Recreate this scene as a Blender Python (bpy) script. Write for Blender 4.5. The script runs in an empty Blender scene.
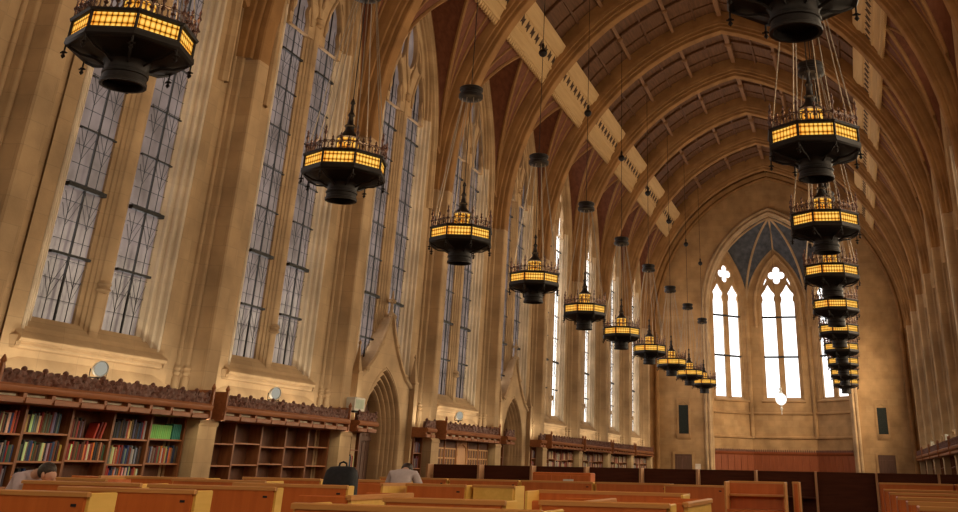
import bpy, math, random
from mathutils import Vector, Matrix, noise
from math import sin, cos, pi, sqrt, atan2, acos, radians
random.seed(7)
sc = bpy.context.scene
COL = sc.collection
B = 6.1                       # bay length
P0 = 19.1                     # a pier; the others follow every B
HALF = 8.22                   # half span of the hall between pier faces
ZS = 9.75                     # springing height of the vault
APEX = 20.2
CX = ((APEX - ZS) ** 2 - HALF ** 2) / (2 * HALF)
RAD = HALF + CX
YEND = 69.5
YBACK = -5.3
ORD = ['first', 'second', 'third', 'fourth', 'fifth', 'sixth', 'seventh', 'eighth', 'ninth', 'tenth',
       'eleventh', 'twelfth', 'thirteenth', 'fourteenth', 'fifteenth']

# ------------------------------------------------------------------ materials
def lin(c):
    c = c / 255.0
    return c / 12.92 if c <= 0.04045 else ((c + 0.055) / 1.055) ** 2.4
def rgb(r, g, b): return (lin(r), lin(g), lin(b), 1)

class NT:
    def __init__(s, name):
        s.m = bpy.data.materials.new(name); s.m.use_nodes = True
        s.t = s.m.node_tree; s.n = s.t.nodes; s.n.clear()
        s.out = s.n.new('ShaderNodeOutputMaterial')
    def new(s, typ, **kw):
        nd = s.n.new(typ)
        for k, v in kw.items():
            if hasattr(nd, k): setattr(nd, k, v)
        return nd
    def l(s, a, b): s.t.links.new(a, b)

def bsdf(nt, rough, metal=0.0, spec=0.3):
    b = nt.new('ShaderNodeBsdfPrincipled')
    b.inputs['Roughness'].default_value = rough
    b.inputs['Metallic'].default_value = metal
    b.inputs['Specular IOR Level'].default_value = spec
    nt.l(b.outputs[0], nt.out.inputs[0])
    return b

def ramp(nt, stops):
    r = nt.new('ShaderNodeValToRGB')
    el = r.color_ramp.elements
    while len(el) < len(stops): el.new(0.5)
    for e, (p, c) in zip(el, stops): e.position = p; e.color = c
    return r

def mat_stone(name, c1, c2, block=(0.95, 0.42), mortar=0.55, ydir=True):
    nt = NT(name); b = bsdf(nt, 0.85, 0, 0.15)
    tc = nt.new('ShaderNodeTexCoord')
    sep = nt.new('ShaderNodeSeparateXYZ'); nt.l(tc.outputs['Object'], sep.inputs[0])
    add = nt.new('ShaderNodeMath', operation='ADD'); nt.l(sep.outputs[0], add.inputs[0]); nt.l(sep.outputs[1], add.inputs[1])
    cmb = nt.new('ShaderNodeCombineXYZ'); nt.l(add.outputs[0], cmb.inputs[0]); nt.l(sep.outputs[2], cmb.inputs[1])
    br = nt.new('ShaderNodeTexBrick')
    br.inputs['Scale'].default_value = 1.0
    br.inputs['Brick Width'].default_value = block[0]; br.inputs['Row Height'].default_value = block[1]
    br.inputs['Mortar Size'].default_value = 0.008; br.inputs['Mortar Smooth'].default_value = 0.6
    br.inputs['Color1'].default_value = c1; br.inputs['Color2'].default_value = c2
    br.inputs['Mortar'].default_value = tuple(x * mortar for x in c1[:3]) + (1,)
    nt.l(cmb.outputs[0], br.inputs['Vector'])
    nz = nt.new('ShaderNodeTexNoise'); nz.inputs['Scale'].default_value = 1.3; nz.inputs['Detail'].default_value = 5
    nt.l(tc.outputs['Object'], nz.inputs['Vector'])
    rp = ramp(nt, [(0.3, (0.72, 0.70, 0.68, 1)), (0.7, (1.12, 1.1, 1.06, 1))]); nt.l(nz.outputs[0], rp.inputs[0])
    mx = nt.new('ShaderNodeMixRGB', blend_type='MULTIPLY'); mx.inputs[0].default_value = 1
    nt.l(br.outputs[0], mx.inputs[1]); nt.l(rp.outputs[0], mx.inputs[2])
    nt.l(mx.outputs[0], b.inputs['Base Color'])
    n2 = nt.new('ShaderNodeTexNoise'); n2.inputs['Scale'].default_value = 24; n2.inputs['Detail'].default_value = 3
    nt.l(tc.outputs['Object'], n2.inputs['Vector'])
    bp = nt.new('ShaderNodeBump'); bp.inputs['Strength'].default_value = 0.12; bp.inputs['Distance'].default_value = 0.02
    nt.l(n2.outputs[0], bp.inputs['Height']); nt.l(bp.outputs[0], b.inputs['Normal'])
    return nt.m

def mat_wood(name, c1, c2, axis=2, rough=0.45, spec=0.3, scale=1.0):
    nt = NT(name); b = bsdf(nt, rough, 0, spec)
    tc = nt.new('ShaderNodeTexCoord')
    mp = nt.new('ShaderNodeMapping'); nt.l(tc.outputs['Object'], mp.inputs[0])
    s = [9.0 * scale] * 3; s[axis] = 0.7 * scale
    mp.inputs['Scale'].default_value = s
    oi = nt.new('ShaderNodeObjectInfo')
    vm = nt.new('ShaderNodeVectorMath', operation='ADD'); nt.l(mp.outputs[0], vm.inputs[0])
    sc_ = nt.new('ShaderNodeMath', operation='MULTIPLY'); sc_.inputs[1].default_value = 37; nt.l(oi.outputs['Random'], sc_.inputs[0])
    nt.l(sc_.outputs[0], vm.inputs[1])
    nz = nt.new('ShaderNodeTexNoise'); nz.inputs['Scale'].default_value = 2.2; nz.inputs['Detail'].default_value = 6
    nz.inputs['Distortion'].default_value = 0.5
    nt.l(vm.outputs[0], nz.inputs['Vector'])
    rp = ramp(nt, [(0.3, c1), (0.7, c2)]); nt.l(nz.outputs[0], rp.inputs[0])
    nt.l(rp.outputs[0], b.inputs['Base Color'])
    bp = nt.new('ShaderNodeBump'); bp.inputs['Strength'].default_value = 0.06; bp.inputs['Distance'].default_value = 0.01
    nt.l(nz.outputs[0], bp.inputs['Height']); nt.l(bp.outputs[0], b.inputs['Normal'])
    return nt.m

def mat_plain(name, c, rough=0.6, metal=0.0, spec=0.3, var=0.15, nscale=6, bump=0.0):
    nt = NT(name); b = bsdf(nt, rough, metal, spec)
    tc = nt.new('ShaderNodeTexCoord')
    nz = nt.new('ShaderNodeTexNoise'); nz.inputs['Scale'].default_value = nscale; nz.inputs['Detail'].default_value = 4
    nt.l(tc.outputs['Object'], nz.inputs['Vector'])
    lo = tuple(x * (1 - var) for x in c[:3]) + (1,); hi = tuple(min(1, x * (1 + var)) for x in c[:3]) + (1,)
    rp = ramp(nt, [(0.3, lo), (0.7, hi)]); nt.l(nz.outputs[0], rp.inputs[0]); nt.l(rp.outputs[0], b.inputs['Base Color'])
    if bump:
        bp = nt.new('ShaderNodeBump'); bp.inputs['Strength'].default_value = bump; bp.inputs['Distance'].default_value = 0.03
        nt.l(nz.outputs[0], bp.inputs['Height']); nt.l(bp.outputs[0], b.inputs['Normal'])
    return nt.m

def mat_emit_glass(name, c1, c2, strength, nscale=1.5, gloss=0.1):
    """leaded window glass with the daylight behind it coming through"""
    nt = NT(name)
    tc = nt.new('ShaderNodeTexCoord')
    nz = nt.new('ShaderNodeTexNoise'); nz.inputs['Scale'].default_value = nscale; nz.inputs['Detail'].default_value = 4
    nt.l(tc.outputs['Object'], nz.inputs['Vector'])
    rp = ramp(nt, [(0.35, c1), (0.65, c2)]); nt.l(nz.outputs[0], rp.inputs[0])
    b = bsdf(nt, 0.25, 0, 0.3)
    b.inputs['Base Color'].default_value = (0.05, 0.05, 0.055, 1)
    nt.l(rp.outputs[0], b.inputs['Emission Color']); b.inputs['Emission Strength'].default_value = strength
    return nt.m

def mat_amber(name, strength, freq):
    """glowing amber glass behind a pierced iron screen of small circles"""
    nt = NT(name)
    uv = nt.new('ShaderNodeTexCoord')
    sep = nt.new('ShaderNodeSeparateXYZ'); nt.l(uv.outputs['UV'], sep.inputs[0])
    def wave(sock, f, ph):
        m = nt.new('ShaderNodeMath', operation='MULTIPLY_ADD'); nt.l(sock, m.inputs[0]); m.inputs[1].default_value = f * 2 * pi; m.inputs[2].default_value = ph
        c = nt.new('ShaderNodeMath', operation='COSINE'); nt.l(m.outputs[0], c.inputs[0]); return c.outputs[0]
    a = wave(sep.outputs[0], freq[0], 0); b_ = wave(sep.outputs[1], freq[1], 0)
    pr = nt.new('ShaderNodeMath', operation='MULTIPLY'); nt.l(a, pr.inputs[0]); nt.l(b_, pr.inputs[1])
    ab = nt.new('ShaderNodeMath', operation='ABSOLUTE'); nt.l(pr.outputs[0], ab.inputs[0])
    rp = ramp(nt, [(0.04, rgb(60, 24, 6)), (0.20, rgb(225, 150, 45)), (0.8, rgb(255, 212, 110))])
    nt.l(ab.outputs[0], rp.inputs[0])
    nz = nt.new('ShaderNodeTexNoise'); nz.inputs['Scale'].default_value = 3.0
    nt.l(uv.outputs['Object'], nz.inputs['Vector'])
    r2 = ramp(nt, [(0.30, (0.98, 0.66, 0.38, 1)), (0.55, (1, 0.97, 0.85, 1))]); nt.l(nz.outputs[0], r2.inputs[0])
    mx = nt.new('ShaderNodeMixRGB', blend_type='MULTIPLY'); mx.inputs[0].default_value = 1
    nt.l(rp.outputs[0], mx.inputs[1]); nt.l(r2.outputs[0], mx.inputs[2])
    e = nt.new('ShaderNodeEmission'); e.inputs[1].default_value = strength
    nt.l(mx.outputs[0], e.inputs[0]); nt.l(e.outputs[0], nt.out.inputs[0])
    return nt.m

def mat_emit(name, c, s):
    nt = NT(name); e = nt.new('ShaderNodeEmission'); e.inputs[0].default_value = c; e.inputs[1].default_value = s
    nt.l(e.outputs[0], nt.out.inputs[0]); return nt.m

def mat_objcolor(name, rough=0.6):
    nt = NT(name); b = bsdf(nt, rough, 0, 0.3)
    oi = nt.new('ShaderNodeObjectInfo')
    tc = nt.new('ShaderNodeTexCoord')
    nz = nt.new('ShaderNodeTexNoise'); nz.inputs['Scale'].default_value = 20
    nt.l(tc.outputs['Object'], nz.inputs['Vector'])
    rp = ramp(nt, [(0.3, (0.75, 0.75, 0.75, 1)), (0.7, (1, 1, 1, 1))]); nt.l(nz.outputs[0], rp.inputs[0])
    mx = nt.new('ShaderNodeMixRGB', blend_type='MULTIPLY'); mx.inputs[0].default_value = 1
    nt.l(oi.outputs['Color'], mx.inputs[1]); nt.l(rp.outputs[0], mx.inputs[2]); nt.l(mx.outputs[0], b.inputs['Base Color'])
    return nt.m

M = {}
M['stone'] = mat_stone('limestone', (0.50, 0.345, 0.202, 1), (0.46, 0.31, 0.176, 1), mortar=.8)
M['pale'] = mat_stone('daylit_jamb_stone', (0.72, 0.60, 0.46, 1), (0.68, 0.56, 0.42, 1), (0.9, 0.5), 0.9)  # jamb limestone made paler: daylight on the jambs put into the colour
M['endstone'] = mat_stone('end_wall_limestone', (0.46, 0.285, 0.140, 1), (0.42, 0.25, 0.118, 1), (0.8, 0.4), 0.8)
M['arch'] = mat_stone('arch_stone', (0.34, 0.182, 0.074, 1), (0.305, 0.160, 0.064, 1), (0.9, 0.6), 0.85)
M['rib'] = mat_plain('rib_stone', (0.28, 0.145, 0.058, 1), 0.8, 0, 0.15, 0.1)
M['web'] = mat_wood('vault_web', (0.12, 0.042, 0.022, 1), (0.18, 0.066, 0.033, 1), 2, 0.7, 0.15, 0.35)
M['ceil'] = mat_wood('ceiling_boards', (0.095, 0.043, 0.020, 1), (0.16, 0.074, 0.036, 1), 1, 0.65, 0.2, 0.6)
M['purlin'] = mat_wood('purlin_wood', (0.18, 0.088, 0.040, 1), (0.26, 0.130, 0.062, 1), 1, 0.6, 0.2)
M['beam'] = mat_wood('painted_beam', (0.52, 0.34, 0.16, 1), (0.60, 0.40, 0.20, 1), 1, 0.7, 0.15, 0.5)
M['beamdark'] = mat_plain('beam_piercing', (0.07, 0.035, 0.018, 1), 0.8)
M['oak'] = mat_wood('dark_oak', (0.16, 0.055, 0.020, 1), (0.25, 0.090, 0.035, 1), 2, 0.45, 0.3)
M['oakh'] = mat_wood('canopy_oak', (0.25, 0.088, 0.034, 1), (0.36, 0.135, 0.052, 1), 1, 0.45, 0.3)
M['carved'] = mat_plain('carved_oak', (0.15, 0.062, 0.042, 1), 0.55, 0, 0.3, 0.35, 14, 0.5)
M['shelfback'] = mat_wood('shelf_back', (0.09, 0.032, 0.014, 1), (0.13, 0.048, 0.020, 1), 2, 0.6)
M['carrel'] = mat_wood('carrel_red_oak', (0.50, 0.115, 0.020, 1), (0.60, 0.150, 0.028, 1), 2, 0.38, 0.35, 0.6)
M['light'] = mat_wood('carrel_sidelit_oak', (0.74, 0.43, 0.085, 1), (0.84, 0.51, 0.12, 1), 1, 0.4, 0.3, 0.6)  # yellow of the window light from the right put into these panels' colour
M['edge'] = mat_wood('carrel_edge_oak', (0.52, 0.225, 0.062, 1), (0.62, 0.28, 0.082, 1), 0, 0.4, 0.3, 0.6)
M['darkpanel'] = mat_wood('screen_dark_wood', (0.058, 0.015, 0.007, 1), (0.085, 0.023, 0.010, 1), 0, 0.65, 0.12)
M['post'] = mat_wood('screen_post_wood', (0.42, 0.21, 0.10, 1), (0.50, 0.26, 0.13, 1), 2, 0.5, 0.3)
M['endpanel'] = mat_wood('apse_panelling', (0.21, 0.052, 0.018, 1), (0.29, 0.078, 0.026, 1), 2, 0.45, 0.3)
M['iron'] = mat_plain('dark_iron', (0.013, 0.008, 0.006, 1), 0.55, 0.3, 0.35, 0.3)
M['crest'] = mat_plain('painted_crest_iron', (0.085, 0.034, 0.022, 1), 0.45, 0.3, 0.5, 0.5, 18)
M['bronze'] = mat_plain('gilded_iron', (0.40, 0.24, 0.10, 1), 0.4, 0.5, 0.5, 0.3)
M['wire'] = mat_plain('steel_rod', (0.30, 0.24, 0.18, 1), 0.4, 0.7, 0.5)
M['amber'] = mat_amber('amber_band', 1.15, (4.0, 1.0))
M['ambercup'] = mat_amber('amber_lamp', 1.0, (3.0, 1.5))
M['lead'] = mat_plain('lead_came', (0.018, 0.016, 0.016, 1), 0.6, 0.2)
M['glassL'] = mat_emit_glass('window_glass_dim', (0.16, 0.115, 0.098, 1), (0.29, 0.215, 0.19, 1), 0.72)
M['glassF'] = mat_emit_glass('window_glass_bright', (0.9, 0.86, 0.8, 1), (1, 0.97, 0.93, 1), 3.0)
M['glassR'] = mat_emit_glass('window_glass_sun', (1.0, 0.80, 0.55, 1), (1, 0.86, 0.62, 1), 5.0)
M['glassE'] = mat_emit_glass('apse_window_glass', (0.95, 0.97, 1, 1), (1, 0.98, 0.95, 1), 2.2)
M['blue'] = mat_plain('apse_vault_blue', (0.085, 0.088, 0.100, 1), 0.8, 0, 0.1, 0.35, 3)
M['floor'] = mat_stone('floor_tile', (0.14, 0.075, 0.04, 1), (0.11, 0.06, 0.035, 1), (0.6, 0.6))
M['door'] = mat_wood('door_wood', (0.10, 0.048, 0.030, 1), (0.15, 0.075, 0.05, 1), 2, 0.5)
M['black'] = mat_plain('black_nylon', (0.012, 0.012, 0.015, 1), 0.7, 0, 0.3, 0.3, 20, 0.2)
M['grille'] = mat_plain('black_grille', (0.012, 0.016, 0.012, 1), 0.6)
M['white'] = mat_plain('white_enamel', (0.66, 0.62, 0.54, 1), 0.4)
M['lens'] = mat_emit('flood_lens', (1, 0.93, 0.75, 1), 0.35)
M['globe'] = mat_emit('globe_glow', (1, 0.97, 0.9, 1), 1.6)
M['book'] = mat_objcolor('book_cloth')
M['paper'] = mat_plain('paper', (0.70, 0.62, 0.46, 1), 0.8)
M['skin'] = mat_plain('skin', (0.52, 0.29, 0.20, 1), 0.55, 0, 0.3, 0.08)
M['shirtA'] = mat_plain('pale_lilac_cloth', (0.52, 0.40, 0.42, 1), 0.85, 0, 0.1, 0.08, 12, 0.1)
M['shirtB'] = mat_plain('pale_grey_cloth', (0.50, 0.42, 0.42, 1), 0.85, 0, 0.1, 0.08, 12, 0.1)
M['trouser'] = mat_plain('dark_trousers', (0.04, 0.04, 0.06, 1), 0.85)
M['hair'] = mat_plain('dark_hair', (0.035, 0.022, 0.015, 1), 0.5, 0, 0.4, 0.4, 30, 0.3)
M['tan'] = mat_wood('tan_lattice', (0.48, 0.25, 0.10, 1), (0.56, 0.30, 0.13, 1), 2, 0.5)
M['tube'] = mat_emit('tube_light', (1, 0.92, 0.62, 1), 1.2)
M['notice'] = mat_plain('notice_paper', (0.7, 0.6, 0.5, 1), 0.8)

# ------------------------------------------------------------------ mesh builder
class MB:
    def __init__(s): s.v = []; s.f = []; s.uv = {}
    def add(s, vs, fs):
        o = len(s.v); s.v += [tuple(v) for v in vs]; s.f += [tuple(i + o for i in f) for f in fs]; return s
    def box(s, x0, x1, y0, y1, z0, z1):
        return s.add([(x0, y0, z0), (x1, y0, z0), (x1, y1, z0), (x0, y1, z0), (x0, y0, z1), (x1, y0, z1), (x1, y1, z1), (x0, y1, z1)],
                     [(0, 3, 2, 1), (4, 5, 6, 7), (0, 1, 5, 4), (1, 2, 6, 5), (2, 3, 7, 6), (3, 0, 4, 7)])
    def cbox(s, x0, x1, y0, y1, z0, z1, c):
        """box with its upper edges chamfered by c"""
        v = [(x0, y0, z0), (x1, y0, z0), (x1, y1, z0), (x0, y1, z0), (x0, y0, z1 - c), (x1, y0, z1 - c), (x1, y1, z1 - c), (x0, y1, z1 - c),
             (x0 + c, y0 + c, z1), (x1 - c, y0 + c, z1), (x1 - c, y1 - c, z1), (x0 + c, y1 - c, z1)]
        f = [(0, 3, 2, 1), (8, 9, 10, 11)]
        for a in range(4):
            b = (a + 1) % 4
            f += [(a, b, b + 4, a + 4), (a + 4, b + 4, b + 8, a + 8)]
        return s.add(v, f)
    def sweep(s, prof, frames, closed=False, caps=False):
        """prof [(u,v)], frames [(origin,U,V)]"""
        n = len(prof); vs = []
        for o, U, V in frames:
            for u, v in prof: vs.append(o + U * u + V * v)
        fs = []
        m = n if closed else n - 1
        for i in range(len(frames) - 1):
            for j in range(m):
                k = (j + 1) % n
                fs.append((i * n + j, i * n + k, (i + 1) * n + k, (i + 1) * n + j))
        if caps:
            fs.append(tuple(range(n))[::-1]); fs.append(tuple((len(frames) - 1) * n + j for j in range(n)))
        return s.add(vs, fs)
    def tube(s, pts, r, n=6, caps=True):
        pts = [Vector(p) for p in pts]; fr = []
        up = Vector((0.13, 0.21, 0.97)).normalized()
        for i, p in enumerate(pts):
            d = (pts[min(i + 1, len(pts) - 1)] - pts[max(i - 1, 0)]).normalized()
            U = d.cross(up)
            if U.length < 0.15: U = d.cross(Vector((1, 0, 0)))
            U.normalize(); V = U.cross(d)
            fr.append((p, U, V))
        rr = r if isinstance(r, (list, tuple)) else [r] * len(pts)
        base = len(s.v)
        vs = []; fs = []
        for (o, U, V), q in zip(fr, rr):
            for k in range(n):
                a = 2 * pi * k / n + pi / n
                vs.append(o + U * (q * cos(a)) + V * (q * sin(a)))
        for i in range(len(pts) - 1):
            for j in range(n):
                k = (j + 1) % n; fs.append((i * n + j, i * n + k, (i + 1) * n + k, (i + 1) * n + j))
        if caps: fs.append(tuple(range(n))[::-1]); fs.append(tuple((len(pts) - 1) * n + j for j in range(n)))
        return s.add(vs, fs)
    def lathe(s, prof, n=16, c=(0, 0, 0), ph=0.0):
        """prof [(r,z)]"""
        vs = []; fs = []
        for r, z in prof:
            for k in range(n):
                a = 2 * pi * k / n + ph
                vs.append((c[0] + r * cos(a), c[1] + r * sin(a), c[2] + z))
        for i in range(len(prof) - 1):
            for j in range(n):
                k = (j + 1) % n; fs.append((i * n + j, i * n + k, (i + 1) * n + k, (i + 1) * n + j))
        if prof[0][0] > 1e-4: fs.append(tuple(range(n))[::-1])
        if prof[-1][0] > 1e-4: fs.append(tuple((len(prof) - 1) * n + j for j in range(n)))
        return s.add(vs, fs)
    def prism(s, poly, a0, a1, axis):
        """poly of 2D points; extruded along axis 0/1/2 from a0 to a1 (the other two axes in order)"""
        def mk(p, a):
            if axis == 0: return (a, p[0], p[1])
            if axis == 1: return (p[0], a, p[1])
            return (p[0], p[1], a)
        n = len(poly)
        vs = [mk(p, a0) for p in poly] + [mk(p, a1) for p in poly]
        fs = [tuple(range(n))[::-1], tuple(range(n, 2 * n))] + [(i, (i + 1) % n, (i + 1) % n + n, i + n) for i in range(n)]
        return s.add(vs, fs)
    def grid(s, rows):
        n = len(rows[0]); vs = [p for r in rows for p in r]
        fs = [(i * n + j, i * n + j + 1, (i + 1) * n + j + 1, (i + 1) * n + j) for i in range(len(rows) - 1) for j in range(n - 1)]
        return s.add(vs, fs)
    def blob(s, c, r, sx=1, sy=1, sz=1, n=8, m=6):
        prof = [(max(0.0001, r * sin(pi * i / m)), -r * cos(pi * i / m)) for i in range(m + 1)]
        o = len(s.v); s.lathe(prof, n)
        for i in range(o, len(s.v)):
            x, y, z = s.v[i]; s.v[i] = (c[0] + x * sx, c[1] + y * sy, c[2] + z * sz)
        return s
    def mesh(s, name, angle=38):
        me = bpy.data.meshes.new(name); me.from_pydata([tuple(v) for v in s.v], [], s.f)
        me.validate(); me.update()
        me.shade_smooth(); me.set_sharp_from_angle(angle=radians(angle))
        return me
    def build(s, name, mat, parent=None, angle=38):
        return link(name, s.mesh(name, angle), mat, parent)

def link(name, me, mat=None, parent=None):
    o = bpy.data.objects.new(name, me); COL.objects.link(o)
    if mat is not None and not me.materials: me.materials.append(mat)
    if parent: o.parent = parent
    return o
def empty(name, loc=(0, 0, 0), rz=0):
    o = bpy.data.objects.new(name, None); COL.objects.link(o); o.location = loc; o.rotation_euler[2] = rz
    o.empty_display_size = 0.2; return o
def tag(o, label, cat, group=None, kind=None):
    o['label'] = label; o['category'] = cat
    if group: o['group'] = group
    if kind: o['kind'] = kind
    return o
KIDS = {}
def kids(o): return [c for c in COL.objects if c.parent == o]
def tree(o):
    return (o, [tree(c) for c in kids(o)])
def copy_tree(t, parent=None):
    o, ch = t
    c = o.copy(); COL.objects.link(c)
    if parent: c.parent = parent
    for k in ch: copy_tree(k, c)
    return c
def setuv(o, fn):
    me = o.data; uv = me.uv_layers.new(name='UVMap')
    for lp in me.loops:
        uv.data[lp.index].uv = fn(me.vertices[lp.vertex_index].co)

def plate(name, outer, holes, thick):
    """flat pierced plate in the XY plane with holes, thickness centred on z=0 -> mesh"""
    cu = bpy.data.curves.new(name, 'CURVE'); cu.dimensions = '2D'; cu.fill_mode = 'BOTH'; cu.extrude = thick / 2
    for loop in [outer] + holes:
        sp = cu.splines.new('POLY'); sp.points.add(len(loop) - 1)
        for p, q in zip(sp.points, loop): p.co = (q[0], q[1], 0, 1)
        sp.use_cyclic_u = True
    ob = bpy.data.objects.new(name, cu); COL.objects.link(ob)
    dg = bpy.context.evaluated_depsgraph_get()
    me = bpy.data.meshes.new_from_object(ob.evaluated_get(dg), depsgraph=dg)
    bpy.data.objects.remove(ob); bpy.data.curves.remove(cu)
    me.materials.clear(); return me

def arch_pts(half, zs, apex, inset=0.0, n=10):
    """pointed arch, left springing -> apex -> right springing, as (h, z)"""
    c = ((apex - zs) ** 2 - half ** 2) / (2 * half); R = half + c - inset
    a1 = acos(max(-1, min(1, c / R)))
    L = [(c - R * cos(a1 * i / n), zs + R * sin(a1 * i / n)) for i in range(n + 1)]
    return L + [(-h, z) for h, z in L[-2::-1]]

def wall_with_arch(mb, h0, h1, z0, z1, half, zs, apex, zb, P, n=10):
    """wall in a plane, P(h,z)->xyz, pierced by a pointed opening with its sill at zb"""
    pts = [(-half, zb)] + arch_pts(half, zs, apex, 0, n) + [(half, zb)]
    def q(a): mb.add([P(*p) for p in a], [(0, 1, 2, 3)])
    q([(h0, z0), (-half, z0), (-half, z1), (h0, z1)])
    q([(half, z0), (h1, z0), (h1, z1), (half, z1)])
    if zb > z0: q([(-half, z0), (half, z0), (half, zb), (-half, zb)])
    for a, b in zip(pts[1:-2], pts[2:-1]):
        q([a, b, (b[0], z1), (a[0], z1)])

def arch_moulding(mb, half, zs, apex, zb, prof, F, n=10):
    """sweep prof [(inset, depth)] round a pointed opening; F(h,z,depth)->xyz"""
    cols = []
    for ins, dep in prof:
        path = [(-half + ins, zb)] + arch_pts(half, zs, apex, ins, n) + [(half - ins, zb)]
        cols.append([F(h, z, dep) for h, z in path])
    mb.grid(cols)

def roll(u, v, r, a0, a1, n=5):
    return [(u + r * cos(radians(a0 + (a1 - a0) * i / n)), v + r * sin(radians(a0 + (a1 - a0) * i / n))) for i in range(n + 1)]

# ------------------------------------------------------------------ piers and transverse arches
# profile: d = along the hall from the pier's centre, w = depth behind the pier's front face
half_prof = [(0.0, 0.0), (0.20, 0.0), (0.235, 0.03), (0.245, 0.20), (0.285, 0.33)] + roll(0.355, 0.36, 0.06, 190, 380, 6) + \
            [(0.43, 0.42), (0.45, 0.47)] + roll(0.515, 0.475, 0.055, 200, 380, 5) + [(0.59, 0.50), (0.62, 0.50), (0.86, 0.50), (0.88, 0.53)] + \
            roll(0.955, 0.54, 0.06, 180, 370, 5) + [(1.03, 0.57), (1.12, 0.60)]
PIER = [(-d, w) for d, w in half_prof[::-1]] + half_prof[1:]
ah = [(0.0, 0.0), (0.20, 0.0), (0.235, 0.03), (0.245, 0.16)] + roll(0.31, 0.20, 0.06, 200, 380, 5) + [(0.37, 0.26), (0.39, 0.31)] + \
     roll(0.45, 0.33, 0.05, 200, 380, 5) + [(0.53, 0.40), (0.55, 0.48), (0.56, 1.05)]
ARCHP = [(-d, w) for d, w in ah[::-1]] + ah[1:]

def pier_mesh():
    mb = MB()
    fr = [(Vector((-HALF, 0, z)), Vector((0, 1, 0)), Vector((-1, 0, 0))) for z in (0, 3, 6, ZS)]
    mb.sweep(PIER, fr)
    for h_ in (half_prof[4:], [(-d, w) for d, w in half_prof[4:]]):
        mb.sweep([(d, w) for d, w in h_ if abs(d) > .27], [(Vector((-HALF, 0, z)), Vector((0, 1, 0)), Vector((-1, 0, 0))) for z in (ZS, 14.2)])
    # plinth round the foot and a moulded band above the bookcases
    mb.box(-8.5, -8.10, -0.31, 0.31, 0, 1.92)
    mb.prism([(-8.5, 1.92), (-8.10, 1.92), (-8.08, 1.95), (-8.08, 1.99), (-8.14, 2.06), (-8.5, 2.06)], -0.33, 0.33, 1)
    for sy in (-1, 1):
        for d, w, r in ((0.355, 0.36, 0.06), (0.515, 0.475, 0.055)):
            mb.lathe([(r + .002, -.12), (r + .03, -.06), (r + .012, -.02), (r + .03, .03), (r + .002, .09)], 12, (-HALF - w, sy * d, 2.95))
            mb.lathe([(r + .03, -.5), (r + .03, -.16), (r + .002, -.12)], 12, (-HALF - w, sy * d, 2.95))
    return mb
def arch_mesh():
    mb = MB(); fr = []
    a1 = acos(CX / RAD); n = 18
    ctr = Vector((CX, 0, ZS))
    for i in range(n + 1):
        a = a1 * i / n
        dirv = Vector((-cos(a), 0, sin(a)))
        fr.append((ctr + dirv * RAD, Vector((0, 1, 0)), dirv))
    # at the apex mitre on x = 0
    prof = ARCHP
    last = fr[-1]; k = 1 / cos(pi / 2 - a1)
    fr[-1] = (last[0], last[1], Vector((0, 0, 1)) * (1 / max(0.5, sin(a1))))
    mb.sweep(prof, fr)
    nv = len(mb.v)
    mb.add([(-x, y, z) for x, y, z in mb.v], [tuple(reversed(f)) for f in mb.f])
    return mb
pm = pier_mesh().mesh('pillar'); am = arch_mesh().mesh('arch')
PY = [P0 + B * k for k in range(-3, 9)]
for i, y in enumerate(PY):
    for side, rz in (('left', 0), ('right', pi)):
        o = link('pillar', pm, M['stone']); o.location = (0, y, 0); o.rotation_euler[2] = rz
        tag(o, f'clustered stone pier of the {side} wall, {ORD[i]} from the hall\'s near end', 'pillar', kind='structure')
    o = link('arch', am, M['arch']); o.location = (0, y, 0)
    tag(o, f'pointed stone rib arch spanning the hall, {ORD[i]} from the near end', 'arch', kind='structure')

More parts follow.
